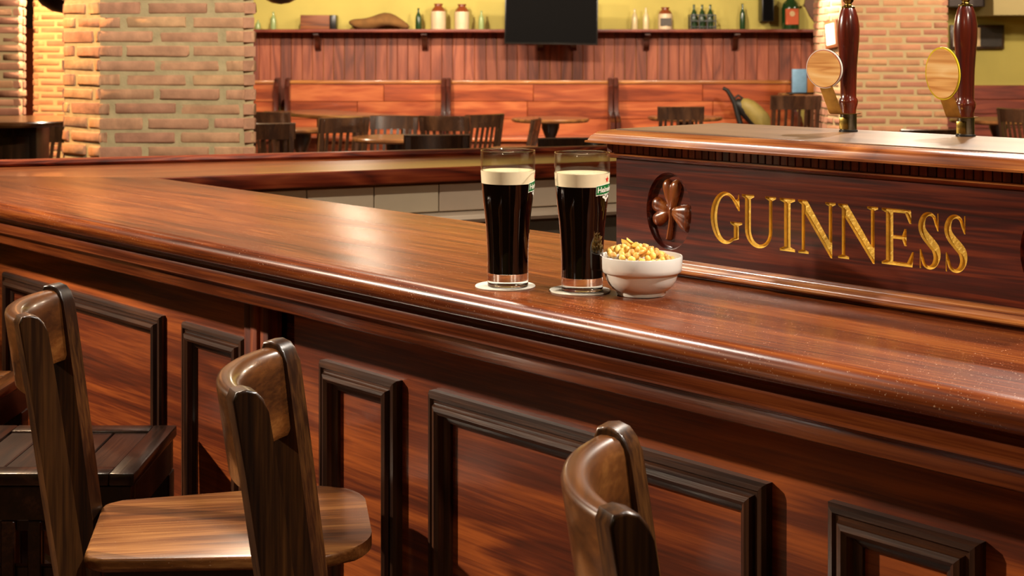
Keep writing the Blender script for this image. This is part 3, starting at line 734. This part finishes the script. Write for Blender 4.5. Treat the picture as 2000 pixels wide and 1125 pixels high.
def pint(label, x, y, ang):
    c = atz(x, y, ZC); loc = Vector((c.x, c.y, ZC + .0022))
    t = thing('beer_glass', label, 'glass of beer', loc, 0, 'pints of stout on the bar')
    gu = [q for q in gp if q[1] > .1695]
    mk('glass_wall', B().lathe([(rad_out(.1706), .1706)] + gu[1:] + [(.0397, .1995)] + [q for q in gi if q[1] > .171] + [(rad_in(.1706), .1706)], 64), 'clear_glass', t, 45)
    mk('glass_foot', B().lathe([(0, 0)] + gp[:3] + [(.0302, .0203), (0, .0203)], 64), 'glass', t, 45)
    zz = [.0206, .024, .031, .045, .054, .066, .078, .09, .1016, .113, .125, .138, .152]
    mk('stout', B().lathe([(0, .0204)] + [(rad_out(z), z) for z in zz] + [(0, .152)], 64), 'stout', t, 30)
    hz = [.1521, .158, .165, .1705]
    mk('foam_head', B().lathe([(0, .1521)] + [(rad_out(z), z) for z in hz] + [(.034, .1707), (.030, .1708), (.016, .1716), (0, .1712)], 64), 'foam', t, 30)
    g = mk('glass_rim', B().grid([[((.0397 + .0006 * cos(a)) * cos(2 * pi * k / 64), (.0397 + .0006 * cos(a)) * sin(2 * pi * k / 64), .1995 + .0006 * sin(a)) for a in [j * pi / 3 for j in range(6)]] for k in range(64)], closed_u=True, closed_v=True), 'glass', t)
    def dec(nm, me, mat, zc, lift, k=1.0, dx=0, tilt=0):
        for p in me.polygons: p.use_smooth = True
        return link(nm, wrap(me, ang + dx / .0392, zc, k, lift, tilt), mat, t)
    ti = .06
    dec('logo_banner_edge', flat_poly(banner(.0450, .0146)), 'print_white', .1480, .0003, tilt=ti)
    dec('logo_banner', flat_poly(banner(.0440, .0122)), 'print_green', .1483, .0006, tilt=ti)
    dec('logo_lettering', text_mesh('Heineken', .0112), 'print_white', .1486, .0009, tilt=ti)
    dec('logo_star', flat_poly(star), 'print_red', .1625, .0005)
    for k, (dx, dz) in enumerate(((-.0075, 0), (-.0045, -.0012), (-.0015, -.003), (.0015, -.003), (.0045, -.0012), (.0075, 0), (-.003, .0012), (.003, .0012), (0, -.0055))):
        dec('logo_hop', flat_poly([(.0019 * cos(2 * pi * j / 8), .0021 * sin(2 * pi * j / 8)) for j in range(8)]), 'print_white', .1378 + dz, .0004, dx=dx)
    return t, loc
_, l1 = pint('left pint glass of dark stout, standing free of the bowl', 992, 561, radians(-90 + 84))
_, l2 = pint('right pint glass of dark stout, just behind the snack bowl', 1137, 570, radians(-90 + 61))
for lb, l, dx, dy in (('round white paper coaster under the left pint', l1, -.004, .007), ('round white paper coaster under the right pint', l2, -.003, .008)):
    tag(mk('coaster', B().lathe([(0, 0), (.0440, 0), (.0445, .0006), (.0445, .0014), (.0440, .002), (0, .002)], 48), 'coaster', loc=(l.x + dx, l.y + dy, ZC + .0001)), lb, 'coaster', 'coasters on the bar')

# ------------------------------------------------------------------ bowl of toasted corn
cb = atz(1252, 575, ZC)
bo = [(0, .0), (.031, 0), (.0345, .0006), (.0352, .003), (.0350, .005), (.0415, .0095), (.0470, .0155), (.0505, .0225), (.0525, .0300), (.0530, .0315), (.0560, .0328), (.0578, .0350), (.0586, .040), (.0594, .0548), (.0588, .0562), (.0575, .0563), (.0565, .0550), (.0555, .040), (.0500, .030), (.044, .016), (.030, .008), (0, .007)]
bt = thing('snack_bowl', 'small white stacking bowl heaped with toasted corn', 'bowl', (cb.x, cb.y, ZC + .0001))
mk('bowl_body', B().lathe(bo, 64), 'ceramic', bt, 35)
km = []
for k in range(4):
    r2 = random.Random(30 + k); q = B(); q.sphere((0, 0, 0), .0053, (1.0, .92, .86), 12, 8)
    ph = [r2.uniform(0, 6) for _ in range(6)]
    for v in q.b.verts:
        d = v.co.normalized(); v.co *= 1 + .13 * sin(3 * d.x + ph[0]) * cos(2.6 * d.y + ph[1]) + .07 * sin(7 * d.z + ph[2] + 4 * d.x)
    m = q.mesh('corn_kernel', 80); m.materials.append(MT['corn']); km.append(m)
def mound(x, y):
    r = sqrt(x * x + y * y); return .0515 + .019 * max(0, 1 - (r / .052) ** 2) + max(-.006, -x * .16) - .002
pts = []
r3 = random.Random(5); tries = 0
while len(pts) < 175 and tries < 60000:
    tries += 1
    a, r = r3.uniform(0, 2 * pi), .0475 * sqrt(r3.random()); x, y = r * cos(a), r * sin(a)
    z = mound(x, y) + (0 if len(pts) < 105 else -.0085)
    if all((x - u) ** 2 + (y - v) ** 2 + (z - w) ** 2 > .0084 ** 2 for u, v, w in pts): pts.append((x, y, z))
for k, (x, y, z) in enumerate(pts):
    o_ = link('corn_kernel', km[k % 4], None, None, (cb.x + x, cb.y + y, ZC + z), (r3.uniform(0, 6), r3.uniform(0, 6), r3.uniform(0, 6)))
    o_.scale = (r3.uniform(.85, 1.15),) * 3
    tag(o_, 'toasted corn kernel heaped in the white bowl', 'corn kernel', 'toasted corn in the white bowl')
for k in range(4):
    a, r = r3.uniform(2.2, 5.0), r3.uniform(.012, .042); x, y = r * cos(a), r * sin(a)
    q = B(); pr = [(-.011, 0), (-.004, .004), (.006, .0035), (.012, 0), (.005, -.004), (-.005, -.0035)]
    q.prism(pr, -.0009, .0009, 'xy')
    for v in q.b.verts: v.co.z += v.co.x ** 2 * 20
    tag(mk('corn_flake', q, 'corn_flake', None, 60, (cb.x + x, cb.y + y, ZC + mound(x, y) + .005), (r3.uniform(-.5, .5), r3.uniform(-.5, .5), r3.uniform(0, 6))),
        'orange corn flake lying on the heap of kernels', 'corn flake', 'orange flakes in the white bowl')

# ------------------------------------------------------------------ beer taps on the font
def tap(label, x, y, badge):
    c = atz(x, y, ZC + ZTOP + .0015); t = thing('beer_tap', label, 'beer tap', (c.x, c.y, ZC + ZTOP + .0016), BARROT)
    k = c.y / 2.352
    mk('foot_plate', B().lathe([(0, 0), (.0145, 0), (.0145, .002), (.0135, .003), (0, .003)], 32), 'blackmetal', t)
    mk('valve_block', B().lathe([(0, .003), (.0128, .003), (.0128, .0275), (0, .0275)], 32), 'chrome', t)
    mk('valve_face', B().box(-.0075, .0075, -.0142, -.009, .004, .0225, .001), 'brass', t)
    hp = [(0, .0285), (.0118, .0285), (.0120, .034), (.0126, .038), (.0142, .043), (.0148, .0470), (.0142, .0505), (.0122, .0535), (.0122, .060), (.0126, .080), (.0132, .100), (.0148, .122), (.0166, .142), (.0172, .156), (.0168, .166), (.0150, .178), (.0118, .189), (.0095, .1935), (0, .1935)]
    mk('handle', B().lathe(hp, 40), 'taphandle', t, 50)
    mk('finial', B().lathe([(0, .193), (.0102, .193), (.0102, .195), (.0068, .1965), (.0050, .199), (.0052, .2005), (.0075, .203), (.0086, .2065), (.0082, .2105), (.0060, .2140), (.0025, .2155), (0, .2156)], 32), 'brass', t, 60)
    # strap: flat brass strip under the handle, bent up to the badge
    w = .0125
    P = [(.0, .013), (.0, -.012), (.001, -.017), (.003, -.0195)]
    rows = []
    path = [(.0145, .0275), (-.02, .0275), (-.029, .0278), (-.0325, .0300), (-.035, .038), (-.0405, .056), (-.0445, .070), (-.0455, .078)]
    for th in (0, .0012):
        for i, (d, z) in enumerate(path): rows.append([(-.010 - w, d * 1.0, z + th), (-.010 + w, d * 1.0, z + th)])
    n = len(path)
    b = B(); V = [[b.b.verts.new(p) for p in r] for r in rows]
    for i in range(n - 1):
        b.b.faces.new([V[i][0], V[i + 1][0], V[i + 1][1], V[i][1]]); b.b.faces.new([V[n + i][0], V[n + i + 1][0], V[n + i + 1][1], V[n + i][1]])
        for j in (0, 1): b.b.faces.new([V[i][j], V[i + 1][j], V[n + i + 1][j], V[n + i][j]])
    b.b.faces.new([V[0][0], V[0][1], V[n][1], V[n][0]]); b.b.faces.new([V[n - 1][0], V[n - 1][1], V[2 * n - 1][1], V[2 * n - 1][0]])
    bxo = badge['bx']
    for v in b.b.verts:
        f_ = max(0, min(1, (v.co.z - .028) / .05)); v.co.x += bxo * f_ + .010
    mk('strap', b, 'brass_old', t, 50)
    rx, rz_ = badge['r']; bc = (bxo, -.0475, badge['z'])
    bg = bpy.data.objects.new('badge', None); C.objects.link(bg); bg.parent = t; bg.location = bc; bg.rotation_euler = (radians(badge.get('tilt', 6)), 0, badge.get('rz', 0))
    el = lambda s: [(rx * s * cos(2 * pi * j / 56), rz_ * s * sin(2 * pi * j / 56)) for j in range(56)]
    mk('badge_back', B().prism(el(.98), .002, .0065, 'xz'), 'blackmetal', bg, 30)
    mk('badge_rim', B().prism(el(1.0), -.0005, .003, 'xz', .0006), badge['rim'], bg, 30)
    if badge.get('ring'): mk('badge_ring', B().prism(el(.955), -.0009, .0, 'xz'), badge['ring'], bg, 0)
    mk('badge_face', B().prism(el(.93), -.0014, .0, 'xz'), 'badgewood', bg, 0)
    return t
tap('left beer tap with a round wooden badge in a silver rim', 1657, 257, dict(bx=-.0115, z=.0985, r=(.0305, .0305), rim='rim_white', ring='rim_red', tilt=4, rz=radians(8)))
tap('right beer tap with an oval wooden badge in a yellow rim', 1886, 266, dict(bx=-.0095, z=.0935, r=(.0268, .0392), rim='rim_yellow', tilt=4, rz=radians(6)))

# ------------------------------------------------------------------ chairs of the dining area
def make_chair():
    t = thing('slat_back_chair', '', 'chair'); w, d, h = .40, .40, .88
    for sg in (-1, 1):
        mk('back_leg', B().grid([[(sg * (w / 2 - .018) + a, y + b_, z) for a, b_ in ((-.017, -.019), (.017, -.019), (.017, .019), (-.017, .019))] for y, z in ((-.26, 0), (-.2, .44), (-.2, .50), (-.27, h - .01))], closed_v=True, cap=True), 'chairwood', t, 30)
        mk('front_leg', B().box(sg * (w / 2 - .02) - .017, sg * (w / 2 - .02) + .017, .15, .185, 0, .43, .003, 1), 'chairwood', t, 30)
        mk('side_stretcher', B().box(sg * (w / 2 - .02) - .009, sg * (w / 2 - .02) + .009, -.22, .15, .18, .205), 'chairwood', t, 0)
    rows = []
    for i in range(9):
        u = i / 8 - .5; yb = -.035 * (1 - (2 * u) ** 2)
        rows.append([(u * (w + .02), yb + a, z) for a, z in ((-.275, h), (-.262, h + .006), (-.250, h), (-.236, h - .115), (-.250, h - .115))])
    mk('crest_rail', B().grid(rows, closed_v=True, cap=True), 'chairwood', t, 40)
    mk('lower_rail', B().box(-w / 2 + .03, w / 2 - .03, -.225, -.205, .50, .53), 'chairwood', t, 0)
    for k in range(6):
        x = -w / 2 + .062 + k * (w - .124) / 5; yb = -.03 * (1 - (2 * x / w) ** 2)
        mk('slat', B().grid([[(x + a, y + b_, z) for a, b_ in ((-.012, -.006), (.012, -.006), (.012, .006), (-.012, .006))] for y, z in ((-.215, .52), (-.245 + yb, h - .11))], closed_v=True, cap=True), 'chairwood', t, 0)
    mk('seat', B().prism([(-.2, -.21), (.2, -.21), (.215, .19), (-.215, .19)], .435, .465, 'xy', .006), 'chairwood', t, 40)
    return t
ch = make_chair()
chairs = [('chair nearest the large brick column with its back in shadow', 520, 240, 10.7, 10, 1),
          ('chair behind another beside the large brick column', 521, 218, 12.5, -12, 1),
          ('dark slat-back chair at an angle before the left bench', 672, 229, 11.5, 28, 1),
          ('chair turned to face the viewer behind the olive-sheen round table', 770, 226, 12.5, 172, 1),
          ('chair with a wide dark crest below the post between two benches', 868, 226, 11.7, -14, 1),
          ('nearest chair over the bar rim, its crest shining', 853, 262, 9.4, 3, 1),
          ('dark chair turned sideways left of the left pint', 945, 223, 12.8, 40, 1),
          ('narrow dark chair seen edge-on beside the turned table leg', 1040, 231, 13.3, 80, 1),
          ('small chair with a bright crest edge right of the television', 1330, 208, 13.3, 0, 1),
          ('tall dark chair at the right beside the olive bag', 1556, 186, 13.6, 4, 1.13),
          ('chair with glowing orange slats under the far left table', 108, 246, 10.5, 168, 1),
          ('low chair just above the bar rim behind the right pint', 1117, 269, 9.0, 185, 1),
          ('chair low behind the right beer tap before the brick column', 1815, 252, 10.2, 8, 1),
          ('dark chair cut by the right edge of the photo', 1985, 212, 12.9, -60, 1.0)]
for i, (lb, px, py, Y, a, k) in enumerate(chairs):
    q = ch if i == 0 else copy_tree(ch)
    q['label'] = lb; q['group'] = 'slat-back chairs around the tables'
    ra = radians(a); p = at(px, py, Y); s_ = p.z / .886
    off = Vector((.262 * sin(ra) * -1, .262 * cos(ra), 0)) * s_
    q.location = (p.x + off.x, p.y + off.y, 0); q.rotation_euler = (0, 0, ra); q.scale = (k if k != 1 else 1, 1, s_)

def table(label, px, Y, r, zt, kind='turned', top='tabletop'):
    p = at(px, 0, Y); t = thing('round_table', label, 'table', (p.x, p.y, 0), 0, 'tables of the dining area')
    mk('table_top', B().lathe([(0, zt - .035), (r - .015, zt - .035), (r, zt - .022), (r, zt - .008), (r - .008, zt), (0, zt)], 48), top, t)
    if kind == 'turned':
        mk('pedestal', B().lathe([(0, .05), (.06, .05), (.07, .12), (.045, .2), (.06, .32), (.075, .42), (.05, .5), (.035, .54), (.055, .58), (.085, .66), (.085, zt - .036), (0, zt - .036)], 24), 'tabledark', t)
        mk('base', B().lathe([(0, 0), (.22, 0), (.22, .03), (.08, .05), (0, .05)], 32), 'tabledark', t)
    else:
        mk('pedestal', B().box(-.13, .13, -.13, .13, .04, zt - .036, .006), 'tabledark', t)
        mk('pedestal_panel', B().box(-.085, .085, -.14, -.129, .12, zt - .1, .004), 'chairwood', t)
        mk('base', B().box(-.2, .2, -.2, .2, 0, .04, .006), 'tabledark', t)
    return t
table('small round table with turned leg beside the large brick column', 588, 12.3, .22, .75)
table('round table with an olive sheen before the left bench', 776, 11.2, .34, .75)
table('round table with turned pedestal below the television', 1075, 14.0, .37, .75)
table('round table behind the small bright-edged chair', 1338, 14.3, .36, .75)
table('small low table over the bar rim behind the left pint', 1016, 10.1, .21, .745)
table('tall dark table at the far left catching the orange light', 45, 9.5, .45, CAMZ - 148 * 9.5 / F, 'box', 'tabletop')
table('dark table at the right edge behind the right beer tap', 1950, 14.0, .45, .74)
pA, pB = atz(515, 217, .76), atz(690, 231, .76); dr = (pB - pA); rzt = atan2(dr.y, dr.x)
tt = thing('long_table', 'long table with a bright edge before the left bench', 'table', (pA.x, pA.y, 0), rzt, 'tables of the dining area')
mk('table_top', B().box(0, dr.length, 0, .7, .725, .76, .006), 'tabletop', tt)
for x in (.08, dr.length - .08):
    for y in (.08, .62): mk('leg', B().box(x - .03, x + .03, y - .03, y + .03, 0, .725, .004, 1), 'tabledark', tt, 30)

# ------------------------------------------------------------------ things on and about the high shelf
def on_shelf(px, d=.15): return Vector((at(px, 0, 16.3).x, RY1 - .02 - d, zsh + .0005))
SC = 16.33 / F
def bottle(label, px, h, r, mat, neck=.36, lab=None, group='bottles on the high shelf', loc=None):
    t = thing('bottle', label, 'bottle', loc or on_shelf(px), 0, group)
    mk('bottle_body', B().lathe([(0, 0), (r, 0), (r, h * (1 - neck) * .8), (r * .85, h * (1 - neck)), (r * .36, h * (1 - neck * .55)), (r * .32, h * .95), (r * .40, h * .96), (r * .40, h), (0, h)], 24), mat, t)
    if lab: mk('bottle_label', B().box(-r * .72, r * .72, -r * 1.04, -r * .6, h * .12, h * .55, .003, 1), lab, t)
    return t
bottle('tiny green bottle at the end of the shelf by the brick column', 503, 16 * SC * 1.1, .028, 'bottle_pale')
bottle('pale glass bottle to the left of the wooden box', 533, 34 * SC, .03, 'bottle_pale')
bottle('green bottle between the sack and the stoneware jugs', 817, 41 * SC, .034, 'bottle_green')
bottle('pale bottle right of the stoneware jugs', 940, 36 * SC, .03, 'bottle_pale')
bottle('left of two cream bottles right of the television', 1240, 40 * SC, .034, 'bottle_clear')
bottle('right of two cream bottles right of the television', 1262, 42 * SC, .034, 'bottle_clear')
bottle('slim dark green bottle standing alone on the shelf', 1451, 50 * SC, .032, 'bottle_green')
b1 = bottle('large green bottle with an orange label by the speaker', 1545, 72 * SC, .098, 'bottle_green', .3, 'label_orange')
mk('label_emblem', B().prism([(.03 * cos(2 * pi * k / 16), .17 + .03 * sin(2 * pi * k / 16)) for k in range(16)], -.106, -.1, 'xz'), 'label_cream', b1, 0)
def jug(label, px, h, r, lab=None, top='jug_brown'):
    t = thing('stoneware_jug', label, 'jug', on_shelf(px), 0, 'stoneware jugs on the high shelf')
    mk('jug_body', B().lathe([(0, 0), (r, 0), (r * 1.02, h * .3), (r, h * .66), (r * .97, h * .70), (0, h * .70)], 28), 'jug_cream', t)
    mk('jug_shoulder', B().lathe([(0, h * .70), (r * .97, h * .70), (r * .80, h * .80), (r * .52, h * .88), (r * .50, h * .94), (r * .60, h * .95), (r * .60, h), (0, h)], 28), top, t)
    if lab: mk('jug_label', B().box(-r * .75, r * .75, -r * 1.06, -r * .6, h * .15, h * .5, .003, 1), lab, t)
jug('left of two tall stoneware jugs left of the television', 856, 50 * SC, .082)
jug('right of two tall stoneware jugs left of the television', 902, 49 * SC, .080)
jug('stoneware jar with a grey label right of the television', 1300, 43 * SC, .078, 'jug_label')
p = on_shelf(622); bx = thing('wooden_box', 'brown wooden box with a dark end on the shelf', 'box', p)
mk('box_body', B().box(-.19, .13, -.10, .10, 0, .155, .004), 'boxwood', bx); mk('box_lid_line', B().box(-.192, .132, -.102, .102, .045, .05), 'tabledark', bx, 0); mk('box_end', B().box(.131, .2, -.10, .10, 0, .155, .004), 'blackmetal', bx)
p = on_shelf(740); q = B()
q.sphere((0, 0, .075), 1, (.335, .12, .078), 28, 16)
for v in q.b.verts:
    v.co.z = max(0, v.co.z + .018 * sin(v.co.x * 14) * cos(v.co.y * 17) - .04 * max(0, v.co.x) + .02 * sin(9 * v.co.x + 1))
sk = tag(mk('sack', q, 'sack', None, 60, p), 'rolled brown cloth sack lying on the shelf', 'sack')
p = on_shelf(1372); cr = thing('bottle_crate', 'dark wire crate holding green bottles on the shelf', 'crate', p)
for z in (.02, .085, .15): mk('crate_rail', B().box(-.14, .14, -.105, -.095, z, z + .012).box(-.14, .14, .095, .105, z, z + .012).box(-.14, -.13, -.1, .1, z, z + .012).box(.13, .14, -.1, .1, z, z + .012), 'blackmetal', cr, 0)
for x in (-.135, -.045, .045, .135):
    for y in (-.1, .1): mk('crate_upright', B().box(x - .006, x + .006, y - .006, y + .006, 0, .16), 'blackmetal', cr, 0)
mk('crate_floor', B().box(-.14, .14, -.105, .105, 0, .006), 'blackmetal', cr, 0)
for i, dx in enumerate((-.09, 0, .09)):
    bottle(('left', 'middle', 'right')[i] + ' green bottle standing in the wire crate', 0, 47 * SC, .036, 'bottle_green', loc=p + Vector((dx, 0, .0065)))

# television
tv = thing('television', 'black flat television hanging over the shelf', 'television', (at(1076, 0, 15.8).x, 15.8, 1.45))
tvw, zb_ = 182 / F * 15.8, CAMZ - (87 - HY) / F * 15.8 - 1.45
rz_ = radians(-4)
mk('tv_body', B().box(-tvw / 2, tvw / 2, -.025, .025, zb_, zb_ + .58, .006), 'blackmetal', tv, rot=(0, radians(.8), rz_))
mk('tv_screen', B().box(-tvw / 2 + .012, tvw / 2 - .012, -.0275, -.024, zb_ + .02, zb_ + .568), 'screen', tv, 0, rot=(0, radians(.8), rz_))
mk('tv_mount', B().box(-.05, .05, .02, RY1 - 15.8 - .001, zb_ + .2, zb_ + .35), 'blackmetal', tv, 0)
# loudspeaker
sp = thing('loudspeaker', 'small black loudspeaker on the wall left of the large green bottle', 'speaker', at(1498, 42, 16.3))
mk('speaker_box', B().box(-.065, .065, -.07, .18, 0, .3, .006), 'blackmetal', sp); mk('speaker_grille', B().box(-.055, .055, -.076, -.0695, .012, .288, .002, 1), 'screen', sp)
# pointed plaque on the wall
pq = thing('wall_plaque', 'pointed brown plaque with a pale edge hanging by the right column', 'plaque', at(1592, 46, 15.9))
mk('plaque_board', B().prism([(.0, .0), (.06, .12), (.09, .26), (-.10, .28), (-.12, .2), (-.06, .08)], -.02, .02, 'xz', .004), 'leather', pq)
mk('plaque_edge', B().prism([(.002, -.004), (.03, -.0), (.125, .25), (.095, .265), (.062, .12)], -.026, .02, 'xz'), 'label_cream', pq, 0)
mk('plaque_band', B().prism([(-.11, .275), (.10, .262), (.10, .32), (-.11, .33)], -.024, .02, 'xz'), 'felt_green', pq, 0)
mk('plaque_hook', B().box(-.01, .01, .02, RY1 - 15.9 - .001, .2, .22), 'blackmetal', pq, 0)
# framed picture on the lit side of the right column
fA, fB = Vector((at(1616, 0, Yr + .22).x, Yr + .22, 0)), Vector((at(1643, 0, Yr).x, Yr, 0)); fd = (fB - fA).normalized(); fm = (fA + fB) / 2 + Vector((fd.y, -fd.x, 0)) * .018; pfl = Vector((fm.x, fm.y, CAMZ - (94 - HY) / F * fm.y))
pf = thing('picture_frame', 'small tilted picture in a wooden frame on the glaring side of the right column', 'picture', pfl)
pf.rotation_euler = (0, 0, atan2(fd.y, fd.x))
mk('frame', B().box(-.10, .10, -.012, .012, 0, .25, .004), 'frame_wood', pf, rot=(0, radians(-7), 0)); mk('picture', B().box(-.072, .072, -.0145, -.011, .03, .22), 'picture_pale', pf, 0, rot=(0, radians(-7), 0))
# framed sign on the right wall
ps = thing('picture_frame', 'wide dark picture on the green wall at the right', 'picture', at(1908, 96, 16.45))
mk('frame', B().box(-.30, .30, -.02, .02, 0, .27, .005), 'tabledark', ps); mk('picture', B().box(-.07, .27, -.024, -.019, .03, .24), 'picture_dark', ps, 0); mk('picture', B().box(-.27, -.09, -.024, -.019, .03, .24), 'picture_pale', ps, 0); mk('picture', B().box(-.02, .03, -.026, -.0235, .03, .24), 'label_cream', ps, 0)
struct(mk('trim_1', B().box(at(1852, 0, 15.9).x, at(1940, 0, 15.9).x, 15.88, 16.49, CAMZ - (13 - HY) / F * 15.9, 2.1, .005, 1), 'beam'))
struct(mk('trim_2', B().box(at(1940, 0, 15.6).x, 7.5, 15.6, 16.49, CAMZ - (30 - HY) / F * 15.6, 2.2, .005, 1), 'plaster_dark'))

# bag leaning on the bench
YB = 15.72; o_ = at(1475, 0, YB); o_.z = .461
bg = thing('bag', 'olive and black long bag with a black handle leaning on the bench', 'bag', o_)
pth = [at(x, y, YB) for x, y in ((1500, 262), (1494, 246), (1486, 234), (1475, 222), (1463, 210), (1453, 202), (1447, 197))]
mk('bag_body', B().tube([v - o_ for v in pth], [.045, .09, .10, .10, .092, .07, .035], 20), 'bag_olive', bg, 60)
mk('bag_side', B().tube([v - o_ + Vector((-.055, .02, .0)) for v in pth], [.04, .08, .085, .085, .08, .06, .035], 16), 'bag_black', bg, 60)
mk('bag_handle', B().tube([at(x, y, YB) - o_ for x, y in ((1452, 264), (1447, 245), (1441, 225), (1435, 202), (1428, 188), (1420, 176), (1412, 172))], [.03, .03, .03, .028, .024, .022, .018], 12), 'bag_black', bg, 60)
mk('bag_strap', B().tube([at(x, y, YB) - o_ for x, y in ((1432, 194), (1442, 186), (1450, 192), (1452, 202))], .013, 10), 'bag_black', bg, 60)
# card holder seen above the tall chair
th = table('table behind the tall dark chair at the right', 1590, 14.9, .36, .955)
cp = at(1562, 181, 14.72)
cd = thing('card_holder', 'upright blue card holder on a dark tray behind the tall chair', 'card holder', (cp.x, cp.y, .9555))
mk('tray', B().box(-.12, .16, -.08, .08, 0, .012, .004), 'blackmetal', cd)
mk('card', B().box(-.075, .065, -.03, .03, .013, .245, .004), 'blue_card', cd); mk('card_side', B().box(.066, .15, -.02, .03, .013, .16, .004), 'orange_card', cd)

# pendants: dark metal bowls on cords
def pendant(label, p, r):
    t = thing('pendant_lamp', label, 'pendant lamp', p)
    mk('bowl_shade', B().lathe([(0, 0), (r * .35, .012), (r * .7, .05), (r * .93, .10), (r, .15), (r * .97, .15), (r * .66, .06), (0, .025)], 32), 'lampmetal', t)
    mk('cord', B().tube([(0, 0, .03), (0, 0, RZ - p.z - .001)], .006), 'blackmetal', t)
    return t
pendant('dark bowl-shaped pendant at the top left over the green wall', at(548, 8.5, 12.5), .21)
pendant('dark bowl-shaped pendant at the top left against the orange column', at(122, 26, 8.6), .17)

# lamps that belong to the columns
spot('column_spot', (-3.5, 7.0, 2.9), (-2.0, 6.9, 1.6), 700, 46, .5, .04, (1, .56, .24))
spot('column_spot', (-3.9, 12.6, 2.9), (-4.3, 14.0, 1.4), 1500, 60, .6, .05, (1, .56, .22))
spot('column_spot', (-2.9, 10.9, 2.6), (-3.58, 10.86, 1.5), 900, 50, .6, .04, (1, .75, .48))
spot('column_spot', (2.25, 13.36, 2.5), (2.87, 13.31, 1.65), 700, 60, .5, .04, (1, .84, .62))
spot('overhead_spot', (-1.0, 4.3, 3.0), (-1.4, 6.8, 1.35), 380, 50, .6, .05, (1, .88, .70))
